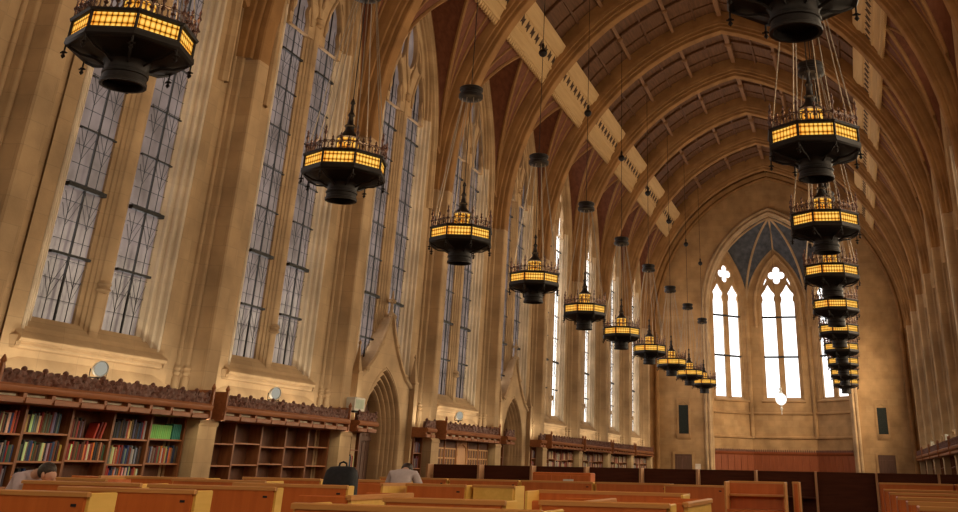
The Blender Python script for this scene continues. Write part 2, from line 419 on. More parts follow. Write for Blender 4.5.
# ------------------------------------------------------------------ wall bays
XW = -8.67; XG = -8.95; WH = 1.85; WZS = 11.9; WAP = 15.9; WZB = 3.45
JAMB = [(0, 0), (0.0, .02)] + [(.06 + .055 * cos(a), .03 - .05 * sin(a)) for a in (3.1, 2.4, 1.57, .8, 0)] + \
       [(.125, .07), (.16, .09)] + [(.22 + .055 * cos(a), .11 - .05 * sin(a)) for a in (3.1, 2.4, 1.57, .8, 0)] + \
       [(.285, .15), (.33, .17)] + [(.39 + .05 * cos(a), .19 - .045 * sin(a)) for a in (3.1, 2.4, 1.57, .8, 0)] + \
       [(.45, .22), (.51, .25), (.55, .27), (.55, .36)]
JAMB = [(a * .84, b) for a, b in JAMB]
def wall_bay_mesh(door=False):
    mb = MB()
    P = lambda h, z: (XW, h, z)
    wall_with_arch(mb, -2.2, 2.2, 3.3 if door else 2.25, 17.2, WH, WZS, WAP, WZB - .2 if not door else 3.3, P)
    if door:
        for s_ in (-1, 1): mb.box(-8.80, XW, min(s_ * 1.9, s_ * 2.2), max(s_ * 1.9, s_ * 2.2), 0, 3.35)
    else:
        mb.add([(XW, -2.2, 2.25), (XW, 2.2, 2.25), (-8.80, 2.2, 2.25), (-8.80, -2.2, 2.25)], [(0, 1, 2, 3)])
        mb.add([(-8.80, -2.75, 0), (-8.80, 2.75, 0), (-8.80, 2.75, 2.25), (-8.80, -2.75, 2.25)], [(0, 1, 2, 3)])
    # sloped sill with its roll, and the battered plinth below it
    sill = [(XG - .05, WZB), (XG + .06, WZB), (XW + .02, WZB - .30), (XW + .13, WZB - .36), (XW + .15, WZB - .40), (XW + .13, WZB - .44),
            (XW + .08, WZB - .46), (XW + .085, WZB - .50), (XW + .06, WZB - .54), (XW + .0, WZB - .56), (XG - .05, WZB - .56)]
    if not door: mb.prism([(x, z) for x, z in sill], -1.95, 1.95, 1)
    if door: sill = None
    for s in (-1, 1) if not door else ():  # bevelled stops of the sill
        mb.add([(XW, s * 1.9, WZB - .3), (XW + .13, s * 1.9, WZB - .36), (XW, s * 2.05, WZB - .36), (XW + .10, s * 1.9, WZB - .54), (XW, s * 2.0, WZB - .55)],
               [(0, 1, 2), (1, 3, 4, 2)])
    # flared footing above the bookcases
    if not door: mb.add([(XW, -1.75, 2.78), (XW, 1.75, 2.78), (XW + .18, 2.35, 2.50), (XW + .18, -2.35, 2.50), (XW + .18, -2.35, 2.2), (XW + .18, 2.35, 2.2),
            (XW, -2.35, 2.62), (XW, 2.35, 2.62)],
           [(0, 3, 2, 1), (3, 4, 5, 2), (0, 6, 3), (1, 2, 7)])
    # wall arch (hood) round the window head
    arch_moulding(mb, 2.28, 10.6, 16.35, 9.0, [(0, 0), (0, -.10), (.05, -.15), (.10, -.15), (.14, -.10), (.20, -.08), (.24, 0)],
                  lambda h, z, d: (XW - d, h, z))
    return mb
wm = wall_bay_mesh().mesh('wall_bay'); wdm = wall_bay_mesh(True).mesh('wall_door_bay')
BAYS = list(range(-4, 8))                      # bay k lies between pier P0+B*k and the next
DOORBAYS = {1, 3}
def midy(k): return P0 + B * k + B / 2
for i, k in enumerate(BAYS):
    for side, rz in (('left', 0), ('right', pi)):
        o = link('wall_' + side, wdm if (side == 'left' and k in (1, 3)) else wm, M['stone']); o.location = (0, midy(k), 0); o.rotation_euler[2] = rz
        tag(o, f'stone wall bay of the {side} side, {ORD[i]} from the near end', 'wall', kind='structure')

# windows ---------------------------------------------------------------------
def window_parts(parent, glass):
    hin = WH - .46
    mb = MB(); arch_moulding(mb, WH, WZS, WAP, WZS - .01, JAMB, lambda h, z, d: (XW - d, h, z)); mb.build('window_head', M['stone'], parent)
    for s in (-1, 1):
        mb = MB(); mb.grid([[(XW - d, s * (WH - a), z) for z in (WZB - .25, 6, 9, WZS)] for a, d in JAMB]); mb.build('jamb', M['pale'], parent)  # legs only: their daylight is in the stone colour
    # two panes, the lights each side of the mullion
    pts = arch_pts(WH, WZS, WAP, .46, 10)
    for s in (-1, 1):
        pl = [p for p in pts if p[0] * s >= -1e-6]
        if s > 0: pl = pl + [(hin, WZB - .1), (0, WZB - .1)]
        else: pl = pl + [(0, WZB - .1), (-hin, WZB - .1)]
        mb = MB(); mb.add([(XG - .02, h, z) for h, z in pl] , [tuple(range(len(pl)))])
        o = mb.build('glass_pane', glass, parent)
    # mullion
    mb = MB()
    half = [(0.0, -8.75), (.09, -8.75), (.12, -8.765), (.13, -8.80), (.19, -8.825), (.20, -8.85), (.27, -8.87), (.28, -8.90), (.37, -8.92), (.38, -8.99)]
    prof = [(-a, b) for a, b in half[::-1]] + half[1:]
    mb.sweep(prof, [(Vector((0, 0, z)), Vector((0, 1, 0)), Vector((1, 0, 0))) for z in (WZB - .22, 7, 12.3)])
    mb.lathe([(.12, 0), (.165, .05), (.13, .10), (.16, .15), (.11, .22)], 10, (-8.80, 0, 4.05))
    mb.lathe([(.11, 0), (.15, .05), (.12, .12), (.17, .22), (.12, .27)], 10, (-8.80, 0, 12.0))
    mb.build('mullion', M['stone'], parent)
    # tracery: a pierced stone plate over the two lights with a roll along its main curves
    op = arch_pts(WH, WZS, WAP, .40, 10)
    outer = [(-WH + .40, 11.6)] + op + [(WH - .40, 11.6)]
    def head(c):
        w_ = .42; A = []
        for q in range(6):
            t = q / 5; A.append((-w_ + .11 * sin(pi * t), 12.0 + .48 * t))
        A += [(-.30, 12.62), (-.27, 12.78), (-.16, 12.95), (0, 13.22)]
        A = [(-w_, 11.604)] + A + [(-x, z) for x, z in A[-2::-1]] + [(w_, 11.604)]
        return [(c + x, z) for x, z in A]
    def leaf(cx, cz, ln, wd, tilt):
        out = []
        for q in range(20):
            t = 2 * pi * q / 20; u = ln * cos(t); v = wd * sin(t) * (1 - .35 * cos(t)) * abs(sin(t)) ** .3
            out.append((cx + u * sin(tilt) + v * cos(tilt), cz + u * cos(tilt) - v * sin(tilt)))
        return out
    holes = [head(-.88), head(.88), leaf(0, 14.02, .86, .36, 0)]
    for s in (-1, 1):
        holes.append(leaf(s * .58, 13.72, .50, .15, -s * .38))
        holes.append(leaf(s * .16, 12.90, .32, .09, s * .2))
        holes.append(leaf(s * 1.18, 13.05, .22, .07, -s * .25))
    me = plate('tracery', outer, holes, .12)
    for v in me.vertices: v.co = Vector((-8.84 + v.co.z, v.co.x, v.co.y))
    tr = link('tracery', me, M['stone'], parent)
    mb = MB()
    def bar(pl, r, x=-8.78): mb.tube([(x, h, z) for h, z in pl], r, 6)
    def curve(p0, p1, p2, p3, n=9):
        out = []
        for i in range(n + 1):
            t = i / n; u = 1 - t
            out.append((u**3*p0[0]+3*u*u*t*p1[0]+3*u*t*t*p2[0]+t**3*p3[0], u**3*p0[1]+3*u*u*t*p1[1]+3*u*t*t*p2[1]+t**3*p3[1]))
        return out
    for s in (-1, 1):
        f = lambda pl: [(s * h, z) for h, z in pl]
        bar(f(curve((0, 12.2), (.05, 13.0), (.42, 13.0), (.42, 13.9))), .06)
        bar(f(curve((.42, 13.9), (.42, 14.5), (.12, 14.6), (0, 15.0))), .055)
        bar(f(curve((1.40, 11.9), (1.34, 12.7), (1.0, 13.1), (.88, 13.32))), .055)
        bar(f(curve((0.36, 11.9), (.40, 12.7), (.75, 13.0), (.88, 13.32))), .055)
        bar(f(curve((.88, 13.32), (.95, 13.7), (.75, 14.1), (.40, 14.45))), .05)
    mb.build('tracery_moulding', M['stone'], tr)
    # saddle bars; the two thick ones are opening-light frames
    for z, t, d in ((4.56, .045, .05), (5.76, .075, .07), (6.82, .028, .02), (7.82, .028, .02), (8.86, .028, .02), (9.9, .028, .02), (10.9, .05, .05)):
        mb = MB()
        for s in (-1, 1):
            mb.box(-8.90 - .02, -8.90 + d, min(s * .38, s * hin), max(s * .38, s * hin), z - t / 2, z + t / 2)
        mb.build('saddle_bar', M['lead'], parent)
    # leading: centre bar and came pattern
    mb = MB()
    for s in (-1, 1):
        c = s * .89
        mb.box(-8.92, -8.885, c - .016, c + .016, WZB, 12.9)
        for e in (-.28, .28): mb.box(-8.925, -8.91, c + e - .004, c + e + .004, WZB, 12.4)
        z = WZB
        while z < 12.2:
            mb.box(-8.925, -8.91, c - .48, c + .48, z - .004, z + .004)
            z += .34
        for z in (3.75, 5.0, 6.2, 7.25, 8.3, 9.35, 10.3, 11.3):
            for q in (0, .22):
                for e in (-1, 1):
                    pl = [(-8.91, c + e * .02, z + .5 + q), (-8.91, c + e * .28, z + q + .05), (-8.91, c + e * .46, z + .42 + q)]
                    mb.tube(pl, .0055, 4)
    mb.build('lead_lattice', M['lead'], parent)

def window_proto(glass):
    e = empty('window_1'); window_parts(e, glass); return tree(e)
WP = window_proto(M['glassL'])
first = True; wi = 0
for side in ('left', 'right'):
    for i, k in enumerate(BAYS):
        c = WP[0] if first else copy_tree(WP); first = False
        wi += 1; c.name = f'window_{wi}'
        c.location = (0, midy(k), 0); c.rotation_euler[2] = 0 if side == 'left' else pi
        tag(c, f'tall leaded two-light Gothic window of the {side} wall, {ORD[i]} from the near end', 'window', kind='structure')
        if side == 'left' and k in DOORBAYS:      # the gable of the doorway stands in front of the mullion's foot
            for ch in kids(c):
                if ch.name.startswith('mullion'):
                    ch.data = ch.data.copy()
                    for v in ch.data.vertices:
                        if v.co.z < 4.5: v.co.z = 4.5
        g = M['glassR'] if side == 'right' else (M['glassF'] if k >= 4 else M['glassL'])
        for ch in kids(c):
            if ch.name.startswith('glass_pane'):
                ch.material_slots[0].link = 'OBJECT'; ch.material_slots[0].material = g

# ------------------------------------------------------------------ side vaults, longitudinal beams, ceiling
def qell(S, T, thm, n=10):
    S = Vector(S); T = Vector(T); out = []
    for i in range(n + 1):
        th = thm * i / n
        h = (1 - cos(th)) / (1 - cos(thm)); v = sin(th) / sin(thm)
        out.append(Vector((S.x + (T.x - S.x) * h, S.y + (T.y - S.y) * h, S.z + (T.z - S.z) * v)))
    return out
BL = (-6.73, 15.90); BU = (-5.98, 17.31)
def vault_meshes():
    web = MB(); rib = MB()
    for s in (-1, 1):
        S = (-8.60, s * 2.50, 11.0)
        NU = 8; curves = [qell(S, (BL[0] - .12, s * 2.72 * (1 - u / NU), BL[1] + .1), radians(44)) for u in range(NU + 1)]
        web.grid(curves)
        wa = arch_pts(2.28, 10.6, 16.35, .0, 10)
        left = [Vector((XW + .02, s * -h, z)) for h, z in wa[:11]]     # springing -> apex
        left[0] = Vector((-8.62, s * 2.45, 11.0))
        diag = curves[-1]
        rows = []
        for t in range(6):
            f = t / 5; rows.append([left[i].lerp(diag[i], f) + Vector((0, 0, .10 * sin(pi * f) * i / 10)) for i in range(11)])
        web.grid(rows)
        for u, r in ((2, .055), (5, .055), (8, .075)):
            rib.tube(curves[u], r, 6)
        rib.tube([p + Vector((.05, 0, -.03)) for p in left], .085, 6)
    rib.tube([(XW + .02, 0, 16.35), (-7.7, 0, 16.25), (BL[0], 0, BL[1] + .02)], .07, 6)
    rib.blob((BL[0] - .12, 0, BL[1]), .15)
    return web, rib
web, rib = vault_meshes(); webm = web.mesh('ceiling_vault'); ribm = rib.mesh('rib')

def beam_meshes():
    dx, dz = BU[0] - BL[0], BU[1] - BL[1]; L = sqrt(dx * dx + dz * dz); ex = Vector((dx / L, 0, dz / L)); nrm = Vector((ex.z, 0, -ex.x))
    o = Vector((BL[0], 0, BL[1]))
    P = lambda u, v, y: (o + ex * u + nrm * v) + Vector((0, y, 0))
    mb = MB(); Y0, Y1 = -2.75, 2.75
    prof = [(-.05, -.35), (-.05, .02), (0.0, .06), (.08, .06), (.12, .03), (.42, .03), (.45, .07), (.52, .07), (.55, .02), (1.02, .02), (1.05, .08), (1.20, .10), (1.30, .16), (L + .02, .16), (L + .02, -.35)]
    fr = [(o + Vector((0, y, 0)), ex, nrm) for y in (Y0, Y1)]
    mb.sweep(prof, fr, closed=True, caps=True)
    teeth = MB(); n = 26
    for i in range(n):
        y = Y0 + (Y1 - Y0) * (i + .5) / n
        a = [P(-.05, -.02, y - .075), P(-.05, -.02, y + .075), P(-.16, -.02, y + .075), P(-.26, -.02, y), P(-.16, -.02, y - .075)]
        b = [P(-.05, .06, y - .075), P(-.05, .06, y + .075), P(-.16, .06, y + .075), P(-.26, .06, y), P(-.16, .06, y - .075)]
        teeth.add(a + b, [(0, 1, 2, 3, 4), (9, 8, 7, 6, 5)] + [(j, j + 5, (j + 1) % 5 + 5, (j + 1) % 5) for j in range(5)])
    holes = MB(); n = 9
    for i in range(n):
        y = Y0 + (Y1 - Y0) * (i + .5) / n
        for s in (-1, 1):
            a = [P(.80 + .20 * s, .035, y - .14 * s), P(.80 - .14 * s, .035, y - .16 * s), P(.80 + .02 * s, .035, y + .12 * s)]
            b = [p - nrm * .02 for p in a]
            holes.add(a + b, [(0, 1, 2), (5, 4, 3), (0, 3, 4, 1), (1, 4, 5, 2), (2, 5, 3, 0)])
    return mb, teeth, holes
bm_, tm_, hm_ = beam_meshes(); bmm = bm_.mesh('beam'); tmm = tm_.mesh('pendant_teeth'); hmm = hm_.mesh('pierced_triangle')

def ceil_meshes():
    Rc = RAD + .88
    a0 = atan2(BU[1] - ZS + .1, CX - BU[0]); a1 = acos(CX / Rc)
    N = 12
    def at(a, r): return (CX - r * cos(a), ZS + r * sin(a))
    path = [at(a0 + (a1 - a0) * i / N, Rc) for i in range(N + 1)]
    path = path + [(-x, z) for x, z in path[-2::-1]]
    web = MB(); web.grid([[(x, y, z) for y in (-3.05, -1, 1, 3.05)] for x, z in path])
    pur = MB(); thin = MB(); boss = MB()
    def rod(a, r, w, mb, s):
        d = Vector((-cos(a) * s, 0, sin(a))); t = Vector((d.z, 0, -d.x)); x, z = at(a, Rc - r); o = Vector((x * s, 0, z))
        mb.sweep([(-w, .0), (-w * .8, -r * .0), (w * .8, 0), (w, r * .4), (w, r + .05), (-w, r + .05), (-w, r * .4)],
                 [(o + Vector((0, y, 0)), t, d) for y in (-3.0, 3.0)], closed=True)
    for s in (-1, 1):
        for i, f in enumerate((.0, .15, .32, .49, .66, .83)):
            a = a0 + (a1 - a0) * f
            big = i in (2, 4)
            rod(a, .20 if big else .10, .085 if big else .05, pur if big else thin, s)
            if big:
                x, z = at(a, Rc - .18); boss.blob((x * s, 0, z), .17, 1, 1, .8)
                for yy in (-2.7, 2.7): boss.blob((x * s, yy, z - .06), .13, 1, 1.3, 1.2)
    x, z = at(a1, Rc)
    pur.box(-.11, .11, -3.0, 3.0, z - .30, z + .05); boss.blob((0, 0, z - .26), .21, 1, 1, .8)
    for yy in (-2.7, 2.7): boss.blob((0, yy, z - .3), .14, 1, 1.3, 1.2)
    mid = MB()
    for yy, w, dep in ((0, .10, .14), (-1.5, .05, .07), (1.5, .05, .07)):
        fr = []
        for i, (px, pz) in enumerate(path):
            s = 1 if px < 0 else -1
            a = a0 + (a1 - a0) * (i if i <= N else 2 * N - i) / N
            d = Vector((-cos(a) * s, 0, sin(a))) if i != N else Vector((0, 0, 1))
            fr.append((Vector((px, yy, pz)) - d * dep, Vector((0, 1, 0)), d))
        mid.sweep([(-w, dep), (-w, 0.03), (-w * .7, 0), (w * .7, 0), (w, .03), (w, dep)], fr)
    return web, pur, thin, mid, boss
cw, cp, ct, cmid, cb = ceil_meshes()
cw, cp, ct, cmid, cb = cw.mesh('ceiling'), cp.mesh('purlin'), ct.mesh('batten'), cmid.mesh('cross_rib'), cb.mesh('boss')
CB = BAYS
for i, k in enumerate(CB):
    y = midy(k)
    o = link('ceiling', cw, M['ceil']); o.location = (0, y, 0)
    tag(o, f'dark panelled timber ceiling bay, {ORD[i]} from the near end', 'ceiling', kind='structure')
    for nm, me, mt in (('purlin', cp, 'purlin'), ('batten', ct, 'ceil'), ('cross_rib', cmid, 'ceil'), ('boss', cb, 'purlin')): link(nm, me, M[mt], o)
    for side, rz in (('left', 0), ('right', pi)):
        v = link('ceiling_vault', webm, M['web']); v.location = (0, y, 0); v.rotation_euler[2] = rz
        tag(v, f'red-brown ribbed side vault over the {side} window, {ORD[i]} from the near end', 'vault', kind='structure')
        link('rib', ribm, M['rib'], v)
        b = link('beam', bmm, M['beam']); b.location = (0, y, 0); b.rotation_euler[2] = rz
        tag(b, f'pale painted ceiling beam on the {side} side, {ORD[i]} from the near end', 'beam', kind='structure')
        link('pendant_teeth', tmm, M['beam'], b); link('pierced_triangles', hmm, M['beamdark'], b)

# ------------------------------------------------------------------ floor, end walls
o = MB().box(-9.3, 9.3, YBACK - .3, 74, -.2, 0).build('floor', M['floor']); tag(o, 'dark tiled floor of the reading room', 'floor', kind='structure')
o = MB().box(-9.3, 9.3, YBACK - .3, YBACK, 0, 22).build('wall_back', M['endstone']); tag(o, 'plain stone wall closing the near end', 'wall', kind='structure')
for side, s in (('left', -1), ('right', 1)):
    o = MB().box(min(s * 8.56, s * 8.9), max(s * 8.56, s * 8.9), P0 + 8 * B + .5, YEND, 0, 17).build('wall_' + side, M['stone'])
    tag(o, f'short blank stone wall beside the far end, {side} side', 'wall', kind='structure')
    o = MB().box(min(s * 8.56, s * 8.9), max(s * 8.56, s * 8.9), YBACK, P0 - 4 * B + .7, 0, 17).build('wall_' + side, M['stone'])
    tag(o, f'short blank stone wall beside the near end, {side} side', 'wall', kind='structure')
o = link('ceiling', cw, M['ceil']); o.location = (0, P0 + 8 * B + 3.05, 0); tag(o, 'dark ceiling strip against the far end wall', 'ceiling', kind='structure')
o.scale = (1, 1, 1)
for side, rz in (('left', 0), ('right', pi)):
    v = link('ceiling_vault', webm, M['web']); v.location = (0, P0 + 8 * B + 3.05, 0); v.rotation_euler[2] = rz
    tag(v, f'last side vault running into the far end wall, {side} side', 'vault', kind='structure')
    pass

AH, AZS, AAP = 4.62, 11.25, 17.7
mb = MB(); EP = lambda h, z: (h, YEND, z)
wall_with_arch(mb, -9.2, 9.2, 0, 21.6, AH, AZS, AAP, 0, EP, 14)
o = mb.build('wall_end', M['endstone']); tag(o, 'stone end wall with a tall pointed apse arch', 'wall', kind='structure')
mb = MB()
arch_moulding(mb, AH + .25, AZS, AAP + .25, 0, [(0, 0), (0, -.10), (.06, -.16), (.14, -.16), (.18, -.08), (.22, -.06), (.26, -.12), (.32, -.14), (.38, -.10), (.40, 0), (.42, .12), (.48, .16), (.52, .3), (.52, .6)],
              lambda h, z, d: (h, YEND + d, z), 14)
o = mb.build('trim_1', M['stone']); tag(o, 'moulded stone jamb and arch round the apse opening', 'trim', kind='structure')
# corner shafts of the end wall and wall arch
mb = MB()
for s in (-1, 1):
    fr = [(Vector((s * 8.0, YEND - .02, z)), Vector((1, 0, 0)), Vector((0, -1, 0))) for z in (0, ZS)]
    mb.sweep(roll(0, 0, .16, 0, 180, 8), fr)
fr = []
for i in range(19):
    a = acos(CX / RAD) * i / 18; d = Vector((-cos(a), 0, sin(a))); fr.append((Vector((CX, YEND - .02, ZS)) + d * (RAD - .1), d, Vector((0, -1, 0))))
pr_ = [(-.18, 0), (-.16, .12), (-.05, .18), (.05, .12), (.12, .2), (.3, .25), (.5, .1), (.6, 0)]
m2 = MB(); m2.sweep(pr_, fr); m2.add([(-x, y, z) for x, y, z in m2.v], [tuple(reversed(f)) for f in m2.f])
mb.add(m2.v, m2.f)
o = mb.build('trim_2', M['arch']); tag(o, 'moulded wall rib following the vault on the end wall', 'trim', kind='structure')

# apse: three facets
CN = [(-4.5, 69.85), (-2.1, 72.2), (2.1, 72.2), (4.5, 69.85)]
K = Vector((0, 69.95, 17.35))
FZB, FZS, FAP, FH = 5.78, 11.9, 14.70, 1.16
facet_labels = ['left slanting apse wall', 'middle apse wall facing down the hall', 'right slanting apse wall']
for fi in range(3):
    a = Vector((CN[fi][0], CN[fi][1], 0)); b = Vector((CN[fi + 1][0], CN[fi + 1][1], 0))
    mid = (a + b) / 2; U = (b - a).normalized(); Nn = Vector((U.y, -U.x, 0)); hl = (b - a).length / 2
    P = lambda h, z, d=0: tuple(mid + U * h - Nn * d + Vector((0, 0, z)))
    mid = mid + U * .10
    mb = MB()
    hw = FH + .18
    wall_with_arch(mb, -hl - .1, hl - .1, 0, 17.5, hw, FZS, FAP + .2, FZB - .15, P, 10)
    arch_moulding(mb, hw, FZS, FAP + .2, FZB - .3, [(0, 0), (0, .04), (.06, .06), (.07, .12), (.13, .14), (.14, .2), (.18, .22), (.18, .40)], P, 10)
    # hood rib of the window, sloped sill, two string courses, corner shafts
    arch_moulding(mb, hw + .32, FZS - .2, FAP + .62, FZS - 1.6, [(0, 0), (0, -.1), (.05, -.14), (.10, -.14), (.16, -.08), (.22, 0)], P, 10)
    def strip(z0, z1, d, h0=-hl - .1, h1=hl - .1):
        v = [P(h0, z0, 0), P(h1, z0, 0), P(h1, z0 + (z1 - z0) * .3, -d), P(h0, z0 + (z1 - z0) * .3, -d), P(h1, z1 - (z1 - z0) * .3, -d), P(h0, z1 - (z1 - z0) * .3, -d), P(h1, z1, 0), P(h0, z1, 0)]
        mb.add(v, [(0, 1, 2, 3), (3, 2, 4, 5), (5, 4, 6, 7)])
    strip(4.72, 4.92, .12); strip(3.26, 3.46, .12); strip(FZB - .30, FZB - .12, .10, -hw - .1, hw + .1)
    mb.add([P(-hw, FZB - .2, -.06), P(hw, FZB - .2, -.06), P(hw, FZB + .05, .35), P(-hw, FZB + .05, .35)], [(0, 1, 2, 3)])
    for h in (-hl - .1, hl - .1):
        mb.tube([P(h, 3.3, -.04), P(h, 11.4, -.04)], .15, 10)
    o = mb.build('wall_apse', M['endstone']); tag(o, f'stone {facet_labels[fi]}', 'wall', kind='structure')
    # window
    w = empty(f'window_{wi + 1 + fi}')
    tag(w, f'bright two-light traceried window in the {facet_labels[fi]}', 'window', kind='structure')
    for s in (-1, 1):
        pts = arch_pts(hw, FZS, FAP + .2, .12, 10)
        pl = [p for p in pts if p[0] * s >= -1e-6]
        pl = pl + [(hw - .12, FZB - .1), (0, FZB - .1)] if s > 0 else pl + [(0, FZB - .1), (-hw + .12, FZB - .1)]
        m3 = MB(); m3.add([P(h, z, .38) for h, z in pl], [tuple(range(len(pl)))]); m3.build('glass_pane', M['glassE'], w)
    outer = [(-hw + .1, FZB - .2)] + arch_pts(hw, FZS, FAP + .2, .1, 10) + [(hw - .1, FZB - .2)]
    def lancet(c):
        hh = .46; L = [(c - hh, FZB)]
        # trefoiled head
        A = []
        for i in range(7):
            t = i / 6; A.append((-.46 + .09 * sin(pi * t), FZS + .05 + .52 * t))
        A += [(-.40, FZS + .70), (-.30, FZS + .80), (-.16, FZS + 1.0), (0, FZS + 1.28)]
        A = A + [(-x, z) for x, z in A[-2::-1]]
        return L + [(c + x, z) for x, z in A] + [(c + hh, FZB)]
    holes = [lancet(-.65), lancet(.65)]
    q = []; cz = FZS + 1.92
    for i in range(48):
        t = 2 * pi * i / 48; r = .30 + .27 * abs(cos(2 * t)) ** .75
        q.append((r * cos(t), cz + r * 1.02 * sin(t)))
    holes.append(q)
    for s in (-1, 1):
        holes.append([(s * .70, FZS + 1.60), (s * .92, FZS + 1.22), (s * .88, FZS + 1.58), (s * .75, FZS + 1.75)])
    me = plate('tracery', outer, holes, .14)
    for v in me.vertices: v.co = Vector(P(v.co.x, v.co.y, .30 + v.co.z))
    link('tracery', me, M['endstone'], w)
    for z in (8.4, 11.0):
        m3 = MB()
        m3.add([P(h, z + e, d) for d in (.22, .30) for h, e in ((-1.16, -.07), (1.16, -.07), (1.16, .05), (-1.16, .05))],
               [(0, 1, 2, 3), (7, 6, 5, 4), (0, 4, 5, 1), (1, 5, 6, 2), (2, 6, 7, 3), (3, 7, 4, 0)])
        m3.build('saddle_bar', M['lead'], w)
wi += 3
# apse vault
web = MB(); rib = MB()
S = [Vector((x, y, 11.3)) for x, y in CN]
ribs = [qell(s, K, radians(62), 10) for s in S]
for fi in range(3):
    a, b = S[fi], S[fi + 1]; mid = (a + b) / 2
    ha = [Vector((mid.x + (b.x - a.x) / (b - a).length * h, mid.y + (b.y - a.y) / (b - a).length * h, z)) for h, z in arch_pts((b - a).length / 2, 11.3, 15.6, 0, 10)]
    for half, rb in ((ha[:11], ribs[fi]), (ha[10:][::-1], ribs[fi + 1])):
        web.grid([[half[i].lerp(rb[i], t / 4) + Vector((0, 0, .15 * sin(pi * t / 4) * i / 10)) for i in range(11)] for t in range(5)])
    rib.tube([ha[10], (ha[10] + K) / 2 + Vector((0, 0, .2)), K], .07, 6)
    rib.tube(ha, .07, 6)
big = [Vector((h, 69.6, z)) for h, z in arch_pts(4.5, 11.3, 17.6, 0, 10)]
for half, rb in ((big[:11], ribs[0]), (big[10:][::-1], ribs[3])):
    web.grid([[half[i].lerp(rb[i], t / 3) for i in range(11)] for t in range(4)])
for r in ribs: rib.tube(r, .085, 6)
o = web.build('ceiling_apse', M['blue']); tag(o, 'slate-blue ribbed vault inside the apse', 'vault', kind='structure')
rib.build('rib', M['stone'], o)
# panelling of the apse
mb = MB(); cr = MB()
pth = [Vector((-4.35, 69.9, 0)), Vector((-2.05, 72.08, 0)), Vector((2.05, 72.08, 0)), Vector((4.35, 69.9, 0))]
for a, b in zip(pth[:-1], pth[1:]):
    U = (b - a).normalized(); Nn = Vector((U.y, -U.x, 0)); L = (b - a).length
    fr = [(a, Nn, Vector((0, 0, 1))), (b, Nn, Vector((0, 0, 1)))]
    mb.sweep([(0, 0), (.0, 2.3), (.06, 2.36), (.10, 2.44), (.10, 2.5), (-.1, 2.5)], fr)
    n = int(L / .5)
    for i in range(n + 1):
        c = a + U * (L * i / n)
        mb.sweep([(0, -.03), (.03, -.03), (.03, .03), (0, .03)], [(c, Nn, U), (c + Vector((0, 0, 2.3)), Nn, U)])
    n = int(L / .14)
    for i in range(n):
        c = a + U * (L * (i + .5) / n) + Nn * .06
        cr.sweep([(-.05, -.03), (.05, -.03), (.05, .03), (-.05, .03)], [(c + Vector((0, 0, 2.5)), U, Nn), (c + Vector((0, 0, 2.58)), U, Nn), (c + Vector((0, 0, 2.64)), U * .2, Nn)])
o = mb.build('wainscot', M['endpanel']); tag(o, 'red-brown wood panelling round the foot of the apse', 'panelling', kind='structure')
cr.build('carved_cresting', M['carved'], o)

# niches and doors of the end wall
for n_, (x0, x1, z0, z1, lab) in enumerate(((-6.57, -5.93, 3.45, 5.5, 'left'), (5.95, 6.53, 3.55, 5.4, 'right'))):
    e = empty('wall_grille', (0, YEND, 0)); tag(e, f'tall dark grille panel in a stone frame above the {lab} end door', 'grille')
    m3 = MB(); t = .12
    m3.box(x0 - t, x0, -.06, 0, z0 - t, z1 + t); m3.box(x1, x1 + t, -.06, 0, z0 - t, z1 + t); m3.box(x0, x1, -.06, 0, z1, z1 + t)
    m3.prism([(0, z0 - .35), (-.14, z0 - .12), (-.14, z0), (0, z0)], x0 - t, x1 + t, 0)
    m3.build('stone_frame', M['endstone'], e)
    m3 = MB(); m3.box(x0, x1, -.02, -.005, z0, z1 - .35)
    for i in range(14): 
        z = z0 + .06 + i * (z1 - .42 - z0) / 13; m3.box(x0, x1, -.035, -.02, z, z + .03)
    m3.build('louvre', M['grille'], e)
    m3 = MB(); m3.box(x0, x1, -.02, -.005, z1 - .35, z1); m3.tube([(x0 + .05, -.03, z1 - .3), ((x0 + x1) / 2, -.05, z1 - .08), (x1 - .05, -.03, z1 - .3)], .03, 6)
    m3.build('carved_head', M['endstone'], e)
for n_, (x0, x1, z1, lab) in enumerate(((-6.87, -5.77, 2.25, 'left'), (5.75, 6.78, 2.38, 'right'))):
    e = empty(f'door_{n_ + 1}', ((x0 + x1) / 2, YEND, 0)); h = (x1 - x0) / 2
    tag(e, f'dark wooden door at the {lab} of the far end wall', 'door', kind='structure')
    m3 = MB(); m3.box(-h, h, -.03, -.005, 0, z1)
    for xx in (-h / 2, h / 2):
        for zz in (.2, 1.25): m3.cbox(xx - h * .38, xx + h * .38, -.05, -.03, zz, zz + .85, .01)
    m3.build('door_leaf', M['door'], e)
    m3 = MB(); m3.box(-h - .14, -h, -.08, 0, 0, z1 + .14); m3.box(h, h + .14, -.08, 0, 0, z1 + .14); m3.box(-h, h, -.08, 0, z1, z1 + .14)
    m3.build('door_frame', M['endstone'], e)
    m3 = MB(); m3.blob((h - .12, -.08, 1.05), .04); m3.build('door_handle', M['bronze'], e)
e = MB().box(-.17, .17, -.02, -.003, -.15, .15).build('notice', M['notice']); e.location = (-5.4, YEND, 1.55)
tag(e, 'small pale notice on the end wall beside the left door', 'notice')

